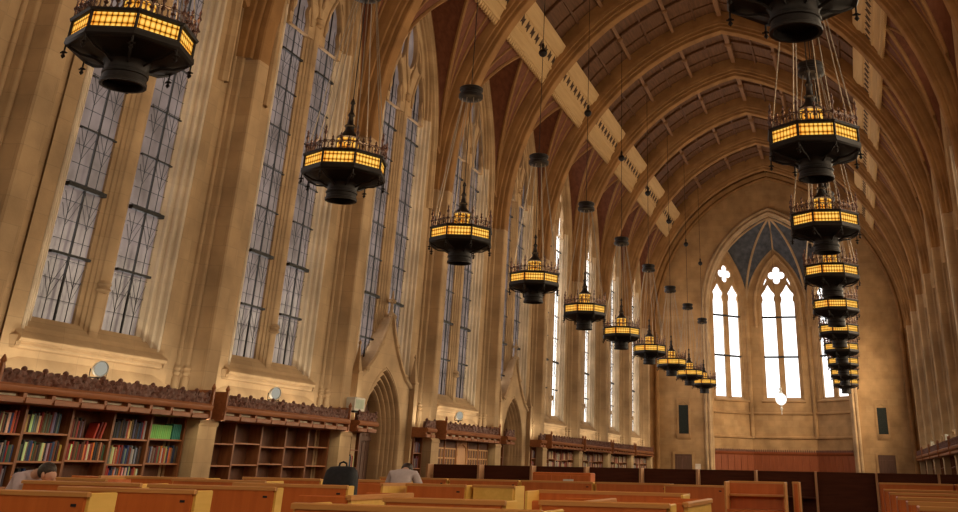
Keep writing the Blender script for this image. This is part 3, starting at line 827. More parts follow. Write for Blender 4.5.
# ------------------------------------------------------------------ Gothic doorways of the left wall
def doorway(k, num, lab):
    y = midy(k); e = empty(f'door_{num}', (XW, y, 0)); tag(e, lab, 'doorway', kind='structure')
    # stone porch: stepped arch orders inside a steep gable
    F = lambda h, z, d: (.10 - d, h, z)
    oh, ozs, oap = 1.35, 1.95, 3.85
    m3 = MB(); prof = [(0, 0)]
    for i in range(5):
        a = i * .125; d = .085 * i
        prof += [(a + .005, d + .05), (a + .025, d + .0), (a + .06, d - .01), (a + .085, d + .02), (a + .09, d + .12), (a + .115, d + .12), (a + .125, d + .085)]
    prof += [(.625, .66)]
    arch_moulding(m3, oh, ozs, oap, 0, prof, F, 10)
    m3.build('arch_moulding', M['stone'], e)
    m3 = MB()
    P = lambda h, z: (.10, h, z)
    pts = arch_pts(oh, ozs, oap, 0, 10)
    gab = [(-1.95, 0), (-1.95, 3.3), (-1.72, 3.45), (-1.35, 3.62), (-.95, 3.95), (-.55, 4.4), (-.25, 4.85), (-.10, 5.2), (0, 5.3)]
    gab = gab + [(-h, z) for h, z in gab[-2::-1]]
    # front skin between the arch and the gable outline
    def topz(h):
        for (h0, z0), (h1, z1) in zip(gab[1:-1], gab[2:]):
            if h0 <= h <= h1 and h1 > h0: return z0 + (z1 - z0) * (h - h0) / (h1 - h0)
        return 3.3
    hs = sorted(set([p[0] for p in pts] + [g[0] for g in gab]))
    def archz(h):
        if abs(h) >= oh: return 0.0
        for (h0, z0), (h1, z1) in zip(pts[:-1], pts[1:]):
            if h0 <= h <= h1: return z0 + (z1 - z0) * (h - h0) / max(1e-6, h1 - h0)
        return 0
    for a, b in zip(hs[:-1], hs[1:]):
        m_ = (a + b) / 2
        za, zb = (0, 0) if abs(m_) > oh else (archz(a) if abs(a) < oh else ozs, archz(b) if abs(b) < oh else ozs)
        m3.add([P(a, za), P(b, zb), P(b, topz(b)), P(a, topz(a))], [(0, 1, 2, 3)])
        ta, tb = topz(a), topz(b)
        # weathered slope running back from the gable to the window
        m3.add([(.10, a, ta), (.10, b, tb), (-.30, b, tb + .05), (-.30, a, ta + .05)], [(0, 1, 2, 3)])
    for s in (-1, 1): m3.add([(.10, s * 1.95, 0), (.10, s * 1.95, 3.3), (-.3, s * 1.95, 3.3), (-.3, s * 1.95, 0)], [(0, 1, 2, 3)])
    m3.box(-.80, -.67, -1.9, 1.9, 0, 3.6)     # masonry behind the door
    m3.build('gable', M['stone'], e)
    m3 = MB(); m3.tube([(.12, h, z + .02) for h, z in gab[1:-1]], .07, 6)
    for h, z in gab[3:-3:2]: m3.blob((.14, h, z + .06), .09, 1, 1.2, .9, 6, 4)
    m3.build('coping', M['stone'], e)
    m3 = MB(); m3.lathe([(.05, 0), (.12, .1), (.05, .2), (.04, .42), (.13, .5), (.04, .58), (.02, .8)], 8, (.08, 0, 5.2))
    m3.box(.03, .13, -.16, .16, 5.66, 5.74); m3.build('finial', M['stone'], e)
    for s in (-1, 1):
        m3 = MB(); m3.box(.02, .26, s * 1.95 - .13, s * 1.95 + .13, 0, 3.5)
        m3.lathe([(.17, 0), (.19, .05), (.13, .12), (.02, .75), (.05, .8), (.01, .88)], 4, (.14, s * 1.95, 3.5), pi / 4)
        m3.build('pinnacle', M['stone'], e)
    # door leaf
    m3 = MB(); L = [(-.75, 0)] + arch_pts(.75, 1.9, 3.05, 0, 8) + [(.75, 0)]
    m3.add([(-.54, h, z) for h, z in L], [tuple(range(len(L)))])
    for h in (-.48, -.24, 0, .24, .48): m3.box(-.54, -.525, h - .012, h + .012, 0, 2.6)
    m3.box(-.54, -.50, -.74, .74, 1.9, 2.02)
    m3.build('door_leaf', M['door'], e)
    m3 = MB(); m3.tube([(-.53, -.45, 1.0), (-.47, -.45, 1.05), (-.47, -.45, 1.2), (-.53, -.45, 1.25)], .02, 6); m3.build('door_handle', M['bronze'], e)
    m3 = MB(); m3.box(-.52, -.50, -.5, -.2, 1.68, 1.84); m3.build('door_sign', M['white'], e)
doorway(1, 3, 'deep moulded Gothic doorway under a steep gable, the nearer of the two')
doorway(3, 4, 'deep moulded Gothic doorway under a steep gable, the farther of the two')

# ------------------------------------------------------------------ bookcases along the walls
XF = -8.38      # face of the shelving, local x of the hall
def bookcase(name, y0, y1, ncol, rz=0, loc=(0, 0, 0), style='open', endposts=True, ext=(.14, .14)):
    """y0..y1 local; returns the Empty"""
    e = empty(name, loc, rz)
    L = y1 - y0; ym = (y0 + y1) / 2
    mb = MB(); mb.box(-8.72, -8.66, y0, y1, 0, 2.2)
    mb.build('back_panel', M['shelfback'], e)
    for i in range(ncol + 1):
        y = y0 + L * i / ncol
        m3 = MB(); m3.box(-8.68, XF + .03, y - .028, y + .028, 0, 2.16); m3.build('upright', M['oak'], e)
    for z in (0.10, .46, .84, 1.23, 1.62) if style != 'lattice' else (0.1, .8):
        for c in range(ncol):
            a = y0 + L * c / ncol + .026; b = y0 + L * (c + 1) / ncol - .026
            dz = ((c * 7 + int(z * 10)) % 3 - 1) * .025 if z > .5 else 0
            m3 = MB(); m3.box(-8.66, XF + .02, a, b, z + dz - .014, z + dz + .014); m3.build('shelf', M['oakh'], e)
    # canopy
    xc = -7.92
    mb = MB(); ya, yb = y0 - ext[0], y1 + ext[1]
    mb.prism([(-8.60, 2.05), (xc - .07, 2.05), (xc - .03, 2.09), (xc - .03, 2.135), (xc - .12, 2.135), (xc - .12, 2.19), (xc - .03, 2.19), (xc + .01, 2.20), (xc + .03, 2.24), (xc + .03, 2.28), (xc - .02, 2.32), (-8.60, 2.32)], ya, yb, 1)
    can = mb.build('canopy', M['oakh'], e)
    n = max(2, int(round((yb - ya) / .62)))
    for i in range(n):
        a = ya + (yb - ya) * i / n; b = ya + (yb - ya) * (i + 1) / n
        m3 = MB(); m3.cbox(xc - .04, xc - .012, a + .03, b - .03, 2.055, 2.132, .008); m3.build('valance_panel', M['oakh'], can)
        m3 = MB(); m3.box(xc - .11, xc - .02, a - .04, a + .04, 2.13, 2.195); m3.build('bracket', M['oakh'], can)
        m3 = MB(); m3.box(xc - .118, xc - .108, a + .1, b - .1, 2.148, 2.178); m3.build('pale_slot', M['paper'], can)
    # carved cresting
    rows = []
    ny = int((yb - ya) / .028); nz = 7
    for j in range(nz + 1):
        row = []
        for i in range(ny + 1):
            y = ya + (yb - ya) * i / ny; z = 2.31 + .19 * j / nz
            amp = noise.noise(Vector((y * 17, z * 20, rz + loc[1]))) * .055
            row.append((xc - .05 + .022 * sin(y * 42) * sin(z * 50) + amp, y, z + (.03 * abs(sin(y * 21)) if j == nz else 0)))
        rows.append(row)
    mb = MB(); mb.grid(rows); mb.box(xc - .14, xc - .08, ya, yb, 2.31, 2.49)
    nk = int((yb - ya) / .44)
    for i in range(nk + 1):
        y = ya + .06 + (yb - ya - .12) * i / nk
        mb.blob((xc - .06, y, 2.535), .045, 1, 1.2, 1.0, 6, 4); mb.box(xc - .08, xc - .04, y - .02, y + .02, 2.45, 2.52)
    mb.build('carved_cresting', M['carved'], can, 60)
    if endposts:
        for y, s in ((ya, 1), (yb, -1)):
            y -= s * .012
            m3 = MB(); m3.box(-8.55, xc + .01, y if s > 0 else y - .05, y + .05 if s > 0 else y, 2.03, 2.58)
            m3.lathe([(.035, 0), (.05, .04), (.01, .12)], 6, (xc - .02, y + s * .025, 2.58)); m3.build('end_board', M['oakh'], e)
    if style == 'lattice':
        for c in range(ncol):
            a = y0 + L * c / ncol + .03; b = y0 + L * (c + 1) / ncol - .03
            arched = c == ncol // 2
            m3 = MB(); m3.box(XF - .02, XF + .01, a, b, .9, 2.05); m3.build('door_glass', M['shelfback'] if not arched else M['post'], e)
            m3 = MB()
            if arched:
                m3.tube([(XF + .03, a + .05, .9), (XF + .03, a + .05, 1.6), (XF + .03, a + .12, 1.85), (XF + .03, (a + b) / 2, 1.98), (XF + .03, b - .12, 1.85), (XF + .03, b - .05, 1.6), (XF + .03, b - .05, .9)], .03, 6)
            else:
                for i in range(5): 
                    y = a + (b - a) * i / 4; m3.box(XF + .01, XF + .03, y - .02, y + .02, .9, 1.80)
                for z in (.92, 1.22, 1.52, 1.80): m3.box(XF + .01, XF + .03, a, b, z - .02, z + .02)
            m3.build('lattice', M['tan'], e)
            m3 = MB(); m3.box(XF + .01, XF + .05, a - .06, a, .9, 2.02); m3.build('door_stile', M['oakh'], e)
    return e
GRP = 'oak bookcases along the walls'
left_desc = {-4: 'behind the camera', -3: 'nearest the camera', -2: 'next to the nearest', -1: 'full of books below the first window',
             0: 'standing empty below the second window', 2: 'with latticed doors',
             4: 'just beyond the farther doorway', 5: 'second beyond the farther doorway', 6: 'third beyond the farther doorway', 7: 'last one before the end wall'}
for k in range(-2, 8):
    if k in DOORBAYS:
        e = bookcase('bookcase', -2.62, -1.72, 1, 0, (0, midy(k), 0), endposts=False, ext=(.14 if k == 1 else 0, .12))
        tag(e, f'narrow oak bookcase squeezed left of the {"nearer" if k == 1 else "farther"} Gothic doorway', 'bookcase')
        e = bookcase('bookcase', 1.98, 2.62, 1, 0, (0, midy(k), 0), endposts=False, ext=(.12, 0))
        tag(e, f'narrow oak bookcase squeezed right of the {"nearer" if k == 1 else "farther"} Gothic doorway', 'bookcase')
    else:
        e = bookcase('bookcase', -2.68, 2.66, 5, 0, (0, midy(k), 0), 'lattice' if k == 2 else 'open', ext=(0, 0) if k == 2 else ((0, .14) if k == 4 else (.14, .14)))
        tag(e, f'oak bookcase under carved cresting on the left wall, {left_desc[k]}', 'bookcase')
for k in range(3, 8):
    e = bookcase('bookcase', -2.68, 2.66, 5, pi, (0, midy(k), 0))
    tag(e, f'dark oak bookcase on the right wall, {ORD[7 - k]} from the end wall', 'bookcase')

# ------------------------------------------------------------------ books
def book_mesh():
    mb = MB()
    # x: depth (spine at +x), y: thickness, z: height, unit sized
    sp = [(1.0, -.5), (1.03, -.3), (1.04, 0), (1.03, .3), (1.0, .5), (0, .5), (0, .42), (.96, .42), (.96, -.42), (0, -.42), (0, -.5)]
    mb.prism([(x - .5, y) for x, y in sp], 0, 1, 2)
    mb.box(-.48, .46, -.42, .42, .03, .97)
    for z in (.12, .16, .78, .84): mb.box(.52, .55, -.46, .46, z, z + .012)
    return mb
bkm = book_mesh().mesh('book'); bkm.materials.append(M['book'])
PAL = {'red': [(130, 35, 28), (150, 50, 38), (110, 28, 26)], 'brown': [(90, 55, 35), (110, 70, 45), (70, 42, 30)], 'blue': [(38, 55, 110), (45, 60, 95), (30, 40, 80)],
       'green': [(60, 80, 55), (50, 75, 60), (95, 105, 75)], 'cream': [(205, 185, 145), (190, 165, 125), (215, 200, 175)], 'black': [(30, 28, 30), (45, 40, 42), (38, 34, 40)],
       'orange': [(190, 110, 50), (175, 90, 45), (200, 130, 75)], 'grey': [(120, 115, 115), (140, 135, 135), (100, 98, 100)]}
NAMES = list(PAL)
COLN = ['leftmost', 'second', 'middle', 'fourth', 'rightmost']
def fill(ycen, y0, y1, z, hmax, weights, place, gap=0.0, lean=0.0, label=True, bag=None, empty_to=None):
    y = y0 + .015
    while y < (empty_to or y1) - .03:
        t = random.uniform(.022, .058); h = hmax * random.uniform(.74, .97); d = random.uniform(.16, .21)
        cn = random.choices(NAMES, weights)[0]; c = random.choice(PAL[cn])
        if y + t > (empty_to or y1) - .01: break
        o = link('book', bkm); o.location = (XF - .02 - d / 2, ycen + y + t / 2, z); o.scale = (d, t, h)
        j = [random.uniform(.85, 1.2) for _ in range(3)]
        o.color = rgb(*[min(255, q * jj) for q, jj in zip(c, j)])
        if lean and random.random() < .8: 
            o.rotation_euler[0] = lean; o.location.y += .0
            y += abs(sin(lean)) * .01
        tag(o, f'{cn} cloth-bound book {place}', 'book', f'{cn} books {place}')
        y += t + (random.uniform(0, .004)) + gap
W0 = {'default': (3, 4, 2, 1, 3, 3, 1, 3), 'dark': (1, 2, 3, 1, 1, 6, 0, 2), 'red': (7, 4, 0, 1, 2, 1, 1, 1), 'blue': (2, 2, 4, 1, 3, 3, 1, 2)}
yc = midy(-1); y0 = -2.68; cw_ = 5.34 / 5
cells = {(0, 1.62): 'default', (0, 1.23): 'dark', (0, .84): 'dark', (1, 1.62): 'default', (1, 1.23): 'blue', (1, .84): 'blue', (2, 1.62): 'red', (2, 1.23): 'red',
         (3, 1.62): 'dark', (3, 1.23): 'blue', (3, .84): 'blue', (4, 1.23): 'default'}
SHN = {1.62: 'top', 1.23: 'second', .84: 'third'}
def dzof(c, z): return ((c * 7 + int(z * 10)) % 3 - 1) * .025
for (c, z), w in cells.items():
    a = y0 + cw_ * c + .03; b = y0 + cw_ * (c + 1) - .03
    pl = f'on the {SHN[z]} shelf, {COLN[c]} bay of the book-filled case'
    if (c, z) == (2, 1.62):
        fill(yc, a, b, z + dzof(c, z) + .014, .33, W0[w], pl, 0, 0, empty_to=a + .42)
        fill(yc, a + .62, b - .08, z + dzof(c, z) + .014, .33, (2, 1, 0, 0, 5, 0, 3, 0), pl + ' leaning over', .042, -.26)
    else:
        fill(yc, a, b - (.12 if (c, z) == (1, 1.62) else 0), z + dzof(c, z) + .014, .34 if z > 1.3 else .32, W0[w], pl)
# green-spined set in the rightmost top compartment
a = y0 + cw_ * 4 + .05
for i in range(11):
    o = link('book', bkm); o.location = (XF - .10, yc + a + .03 + i * .058, 1.62 + dzof(4, 1.62) + .014); o.scale = (.2, .055, .24); o.color = rgb(120 + 6 * (i % 3), 190, 95)
    tag(o, 'bright green volume in the matching set, top shelf, rightmost bay', 'book', 'matching bright green volumes')
for i in range(5):
    o = link('book', bkm); o.location = (XF - .10, yc + a + .70 + i * .055, 1.62 + dzof(4, 1.62) + .014); o.scale = (.2, .052, .27); o.color = rgb(45, 120, 105)
    tag(o, 'teal volume beside the bright green set, top shelf, rightmost bay', 'book', 'teal volumes')
# a few volumes in the narrow cases by the doorways and the case beyond
for k, (a, b), nm in ((1, (-2.6, -1.75), 'left of the nearer doorway'), (1, (2.0, 2.6), 'right of the nearer doorway'), (3, (-2.6, -1.75), 'left of the farther doorway'), (3, (2.0, 2.6), 'right of the farther doorway')):
    for z in (1.62, 1.23):
        if (k, a > 0, z) == (1, False, 1.62): continue
        fill(midy(k), a + .04, b - .04, z + dzof(0, z) + .014, .33, W0['default'] if k == 3 else W0['dark'], f'on the {SHN[z]} shelf of the narrow case {nm}')
# far cases: one mass of volumes each
def far_books(k):
    mb = [MB() for _ in range(5)]
    cols = [(150, 50, 38), (200, 180, 140), (60, 55, 70), (110, 70, 45), (160, 150, 140)]
    for c in range(5):
        for z in (1.62, 1.23, .84):
            y = y0 + cw_ * c + .05; e = y0 + cw_ * (c + 1) - .05
            while y < e - .05:
                t = random.uniform(.03, .065); h = .32 * random.uniform(.75, 1)
                random.choice(mb).box(XF - .2, XF + .0, y, y + t - .004, z + dzof(c, z) + .014, z + dzof(c, z) + .014 + h); y += t
    v = []; f = []; mi = []
    for i, m3 in enumerate(mb):
        o = len(v); v += m3.v; f += [tuple(q + o for q in ff) for ff in m3.f]; mi += [i] * len(m3.f)
    me = bpy.data.meshes.new('books'); me.from_pydata(v, [], f)
    for i, c in enumerate(cols): me.materials.append(FARM[i])
    for p, i in zip(me.polygons, mi): p.material_index = i
    return me
FARM = [mat_plain(f'far_book_{i}', rgb(*c), 0.7) for i, c in enumerate([(150, 50, 38), (200, 180, 140), (60, 55, 70), (110, 70, 45), (160, 150, 140)])]
for k in (4, 5, 6, 7):
    o = link('books', far_books(k)); o.location = (0, midy(k), 0)
    tag(o, f'rows of mixed books in the oak case, {left_desc[k]}', 'books', kind='stuff')

# ------------------------------------------------------------------ hanging lanterns
def lantern():
    e = empty('hanging_lantern')
    R = .755; n = 8; ph = pi / 8 + .10
    cor = lambda i, r, z: Vector((r * cos(2 * pi * i / n + ph), r * sin(2 * pi * i / n + ph), z))
    # z = 0 is the lower edge of the glowing band
    mb = MB()
    mb.lathe([(R * 1.01, -.13), (R * 1.04, -.10), (R * 1.03, -.03), (R * .985, -.015), (R * .985, 0), (R * .93, 0), (R * .93, -.10)], 8, (0, 0, 0), ph)
    mb.lathe([(R * .93, .19), (R * .985, .19), (R * 1.03, .20), (R * 1.05, .235), (R * 1.0, .25), (R * .92, .25)], 8, (0, 0, 0), ph)
    for i in range(n): mb.tube([cor(i, R * .985, -.02), cor(i, R * .985, .21)], .022, 6)
    ring = mb.build('ring_frame', M['iron'], e)
    for i in range(n):
        a, b = cor(i, R * .965, 0), cor(i + 1, R * .965, 0); U = (b - a)
        m3 = MB(); m3.add([a, b, b + Vector((0, 0, .195)), a + Vector((0, 0, .195))], [(0, 1, 2, 3)])
        o = m3.build('amber_panel', M['amber'], ring); Ul = U.length; Un = U.normalized()
        setuv(o, lambda co: ((co - a).dot(Un) / Ul, co.z / .195))
    # tray and neck
    mb = MB()
    mb.lathe([(R * 1.0, -.115), (R * .82, -.15), (.48, -.20), (.30, -.25)], 8, (0, 0, 0), ph)
    tray = mb.build('tray', M['iron'], e)
    mb = MB()
    mb.lathe([(.36, -.20), (.285, -.26), (.265, -.34), (.268, -.37), (.285, -.38), (.285, -.41), (.268, -.42), (.275, -.49), (.288, -.50), (.288, -.54), (.25, -.54), (.24, -.44), (.0001, -.44)], 20)
    mb.build('drum', M['iron'], e)
    # brackets under the tray
    mb = MB()
    for i in range(n):
        mb.tube([cor(i, .27, -.30), cor(i, .40, -.235), cor(i, .56, -.215), cor(i, .72, -.14)], .018, 5)
    mb.build('bracket', M['iron'], tray)
    for i in range(n):
        m3 = MB(); c = cor(i, R * 1.0, 0)
        m3.lathe([(.012, -.12), (.012, -.20), (.035, -.22), (.012, -.24), (.03, -.275), (.0001, -.31)], 6, c)
        m3.box(c.x - .045, c.x + .045, c.y - .008, c.y + .008, -.235, -.22); m3.build('pendant_drop', M['iron'], tray)
    # cresting: tall finials at the corners, two shorter between, joined by a pierced rail
    for i in range(n):
        for j, hgt in ((0, .46), (1, .25), (2, .33), (3, .25)):
            f = j / 4; c = cor(i, R * .985, .24).lerp(cor(i + 1, R * .985, .24), f)
            m3 = MB(); s = hgt / .46
            m3.lathe([(.012, 0), (.012, .10 * s), (.035, .14 * s), (.014, .18 * s), (.013, .25 * s), (.034, .30 * s), (.012, .35 * s), (.022, .39 * s), (.0001, .46 * s)], 6, c)
            m3.build('finial', M['crest'], e)
    mb = MB()
    for i in range(n):
        a, b = cor(i, R * .985, .24), cor(i + 1, R * .985, .24); U = (b - a).normalized(); L = (b - a).length
        mb.tube([a + Vector((0, 0, .15)), b + Vector((0, 0, .15))], .010, 4)
        for q in range(8):
            c = a + U * (L * (q + .5) / 8) + Vector((0, 0, .07)); r = .038
            mb.tube([c + U * (r * cos(t)) + Vector((0, 0, 1.7 * r * sin(t))) for t in [2 * pi * w / 8 for w in range(9)]], .009, 4, False)
    mb.build('cresting_rail', M['crest'], e)
    # inner lamp with its roof and spire
    mb = MB(); mb.lathe([(.20, .22), (.205, .62)], 8, (0, 0, 0), ph); o = mb.build('lamp_glass', M['ambercup'], e)
    setuv(o, lambda co: ((atan2(co.y, co.x) + pi) / (2 * pi) * 2, (co.z - .22) / .40))
    mb = MB(); mb.lathe([(.21, .61), (.225, .63), (.21, .655), (.13, .72), (.09, .78), (.08, .84), (.11, .87), (.06, .92), (.045, 1.05), (.07, 1.09), (.03, 1.16), (.028, 1.30), (.05, 1.33), (.0001, 1.45)], 12)
    for i in range(8): mb.tube([cor(i, .207, .2), cor(i, .21, .63)], .011, 4)
    mb.build('lamp_roof', M['iron'], e)
    # rods, ceiling ring, cable, small counter ball
    for i in range(n):
        a = cor(i, R * .95, .25); b = cor(i, .20, 3.62); m3 = MB(); m3.tube([a, b], .010, 5); m3.build('suspension_rod', M['wire'], e)
    mb = MB(); mb.lathe([(.05, 3.50), (.28, 3.55), (.31, 3.58), (.31, 3.66), (.27, 3.68), (.27, 3.74), (.30, 3.77), (.30, 3.83), (.26, 3.86), (.05, 3.9)], 20)
    mb.build('suspension_disc', M['iron'], e)
    mb = MB(); mb.tube([(0, 0, 1.44), (0, 0, 3.55)], .010, 5); mb.tube([(0, 0, 3.88), (0, 0, 12.3)], .012, 5); mb.build('cable', M['iron'], e)
    mb = MB(); mb.lathe([(.02, 7.12), (.10, 7.17), (.14, 7.24), (.14, 7.30), (.10, 7.36), (.04, 7.40), (.05, 7.52), (.02, 7.6)], 14); mb.build('cable_collar', M['iron'], e)
    ld = bpy.data.lights.new('lantern_bulb', 'AREA'); ld.shape = 'DISK'; ld.size = 1.0; ld.energy = LANT_W; ld.color = (1, .62, .28)
    lo = bpy.data.objects.new('lantern_bulb', ld); COL.objects.link(lo); lo.parent = e; lo.location = (0, 0, .30); lo.rotation_euler = (pi, 0, 0)
    return e
LANT_W = 60.0
L0 = tree(lantern())
LY = [10.07 + B * i for i in range(10)]
ZL = 6.14
placed = 0
for side, x in (('left', -4.23), ('right', 4.23)):
    for i, y in enumerate(LY):
        c = L0[0] if placed == 0 else copy_tree(L0); placed += 1
        c.location = (x, y, ZL); c.rotation_euler[2] = .2 if side == 'left' else 0
        tag(c, f'octagonal iron lantern with amber band, {ORD[i]} of the {side} row counting from the near end', 'lantern', f'iron lanterns hanging in the {side} row')

# ------------------------------------------------------------------ desks, carrels, screen
def desk(x0, x1, y0, dep, h=1.05, side_r=True, side_l=True, open_front=False, tagplate=True, sm='light', pm='carrel', turn=False):
    # turn: the carrel stands a quarter turn round, its back at x = y0 facing the aisle and running along the hall from x0 to x1
    e = empty('study_carrel', ((x0 + x1) / 2, y0, 0) if not turn else (y0, (x0 + x1) / 2, 0), pi / 2 if turn else 0); w = (x1 - x0) / 2; t = .028
    yb = 0 if not open_front else dep
    mb = MB(); mb.box(-w + t, w - t, yb, yb + .03, .12, h - .03); mb.build('back_panel', M[pm], e)
    mb = MB(); mb.cbox(-w, w, yb - .012, yb + .042, h - .03, h + .008, .008); mb.build('cap_rail', M['edge'], e)
    for s, on in ((-1, side_l), (1, side_r)):
        if on:
            mb = MB(); a = min(s * w, s * (w - t)); b = max(s * w, s * (w - t))
            mb.cbox(a, b, 0 if open_front else .03, dep if open_front else dep + .03, 0, h, .008); o = mb.build('side_panel', M[sm], e)
            if sm == 'light': o['label'] = 'side panel coloured as side-lit'
        else:
            mb = MB(); mb.box(min(s * w, s * (w - .06)), max(s * w, s * (w - .06)), yb, yb + .05, 0, h - .1); mb.build('leg', M[pm], e)
    mb = MB()
    if open_front: mb.box(-w + t, w - t, .05, dep, .70, .735)
    else: mb.box(-w + t, w - t, .03, max(.6, dep), .70, .735)
    mb.build('desk_top', M['carrel'], e)
    if open_front:
        mb = MB(); mb.box(-w + t, w - t, dep - .16, dep, h - .22, h - .19); mb.build('shelf', M['edge'], e)
    elif tagplate:
        mb = MB(); mb.box(w - .14, w - .09, yb - .006, yb, h - .10, h - .08); mb.build('label_plate', M['black'], e)
    return e
D = [ # x0, x1, y, depth, kw, label
 (-3.10, -1.52, 7.60, .33, {}, 'nearest red-oak study carrel at the bottom left corner of the view'),
 (-2.95, -1.47, 8.98, .26, {}, 'red-oak study carrel right behind the nearest one at bottom left'),
 (-3.25, -1.66, 10.75, .14, {}, 'red-oak study carrel in front of the empty bookcase, third from the left corner'),
 (-3.30, -1.70, 12.55, .16, {}, 'red-oak study carrel that the black backpack stands on'),
 (0.75, 2.50, 6.75, .50, {'tagplate': False}, 'wide red-oak carrel along the bottom edge, nearest the camera in the middle'),
 (8.60, 9.95, 0.27, .45, {'turn': True, 'pm': 'light', 'sm': 'carrel', 'tagplate': False}, 'carrel with side-light-coloured back turned to the aisle, bottom centre left'),
 (0.62, 1.68, 8.50, .30, {}, 'low red-oak carrel directly behind the wide bottom-edge carrel'),
 (8.95, 10.05, 2.25, .45, {'turn': True, 'pm': 'light', 'sm': 'carrel', 'tagplate': False}, 'carrel with side-light-coloured back turned to the aisle, bottom centre'),
 (1.86, 2.96, 8.85, .30, {'tagplate': False}, 'red-oak carrel at the bottom centre right beside a pale turned one'),
 (9.30, 10.9, 3.03, .45, {'turn': True, 'pm': 'light', 'sm': 'carrel', 'tagplate': False}, 'carrel with side-light-coloured back by the aisle, bottom centre right'),
 (0.62, 2.50, 12.5, .50, {'open_front': True}, 'long open-fronted carrel with a dark shelf recess, centre of the view'),
 (14.5, 15.6, -2.12, .50, {'turn': True, 'pm': 'light', 'sm': 'carrel', 'tagplate': False}, 'carrel with side-light-coloured back just right of the backpack'),
 (-2.02, -1.08, 15.1, .40, {}, 'red-oak carrel between two pale ones, right of the grey-shirted person'),
 (-1.05, -0.40, 15.3, .45, {'pm': 'light', 'tagplate': False}, 'broad side-light-coloured carrel front, left of the long open-fronted carrel'),
 (14.9, 15.9, -7.10, .50, {'turn': True, 'pm': 'light', 'sm': 'carrel', 'tagplate': False}, 'carrel with side-light-coloured back below the green books by the left bookcases'),
 (-6.95, -5.50, 15.3, .40, {}, 'red-oak carrel below the first stone pier'),
 (-5.40, -3.86, 14.3, .50, {}, 'carrel below the second pier, red front and pale edge'),
 (-7.0, -5.45, 12.9, .50, {'sm': 'carrel'}, 'carrel in front of the filled bookcase, behind the lilac-shirted person'),
 (-5.05, -3.45, 10.9, .50, {}, 'carrel the lilac-shirted person leans on, by the filled bookcase'),
 (-6.0, -4.5, 17.2, .5, {}, 'carrel in front of the empty bookcase, partly behind others'),
 (-4.6, -3.1, 17.6, .5, {}, 'carrel in front of the nearer doorway, partly behind the backpack'),
 (-5.6, -4.05, 22.0, .5, {}, 'far row carrel in front of the latticed bookcase, leftmost of its row'),
 (-4.0, -2.45, 22.0, .5, {}, 'far row carrel, second from the left in its row'),
 (-2.40, -0.85, 22.0, .5, {}, 'far row carrel, middle of its row'),
 (-0.80, 0.75, 22.0, .5, {}, 'far row carrel, fourth from the left in its row'),
 (0.80, 2.0, 21.0, .5, {}, 'far row carrel, last before the open carrel with posts'),
 (2.27, 3.27, 18.4, .60, {'open_front': True, 'h': 1.15, 'sm': 'edge'}, 'open-fronted carrel with ledge beside the aisle, right of centre'),
 (3.30, 3.42, 19.9, .60, {'h': 1.15, 'sm': 'edge', 'tagplate': False}, 'narrow panel end standing by the aisle behind the open carrel'),
 (4.90, 6.5, 26.0, .5, {'h': 1.13}, 'right block carrel farthest from the camera'),
 (4.90, 6.5, 21.5, .5, {}, 'right block carrel, second from the far side'),
 (4.90, 6.5, 17.7, .5, {}, 'right block carrel, third from the far side'),
 (4.90, 6.5, 14.3, .5, {}, 'right block carrel, fourth from the far side'),
 (4.93, 6.5, 12.0, .5, {}, 'right block carrel, fifth from the far side'),
 (4.95, 6.5, 10.2, .5, {}, 'right block carrel nearest the camera at the lower right edge'),
 (6.55, 8.05, 26.0, .5, {'h': 1.13}, 'right wall side carrel farthest from the camera'),
 (6.55, 8.05, 21.5, .5, {}, 'right wall side carrel, second from the far side'),
 (6.55, 8.05, 17.7, .5, {}, 'right wall side carrel, third from the far side'),
]
for x0, x1, y, dep, kw, lab in D:
    if x0 > 4.5: kw = dict(kw, sm='carrel', tagplate=False)
    tag(desk(x0, x1, y, dep, **kw), lab, 'carrel', 'wooden study carrels')

# long dark screen of carrels across the hall
e = empty('carrel_screen', (0, 30, 0)); tag(e, 'long row of dark study stalls with pale divider posts across the hall', 'screen')
xs = [-7.60 + 1.565 * i for i in range(10)]
for i in range(len(xs)):
    a = xs[i]; b = xs[i + 1] if i + 1 < len(xs) else 8.05
    mb = MB(); mb.box(a + .02, b - .02, .0, .03, 0, 1.30); mb.build('panel', M['darkpanel'], e)
    mb = MB(); mb.cbox(a, b, -.01, .045, 1.30, 1.335, .01); mb.build('cap_rail', M['darkpanel'], e)
    mb = MB(); mb.cbox(a - .03, a + .03, -.45 if a < 3.2 else -.12, .04, 0, 1.345, .01); o = mb.build('divider', M['post'], e)
    mb = MB(); mb.box(a + .03, b - .03, -.42, 0, .70, .73); mb.build('desk_top', M['darkpanel'], e) if a < 3.2 else None
# red-brown cabinet standing before the far bookcases
e = empty('catalogue_cabinet', (-2.77, 26.6, 0)); tag(e, 'red-brown catalogue cabinet with a small pale plate', 'cabinet')
MB().cbox(-.75, .75, 0, .5, .05, 1.20, .02).build('body', M['carrel'], e)
for i in range(3):
    MB().cbox(-.73 + .49 * i, -.26 + .49 * i, -.02, 0, .15, 1.14, .005).build('drawer_front', M['carrel'], e)
MB().box(.05, .32, -.03, -.02, .98, 1.05).build('plate', M['white'], e)
MB().box(-.7, .7, .03, .47, 0, .05).build('plinth', M['darkpanel'], e)

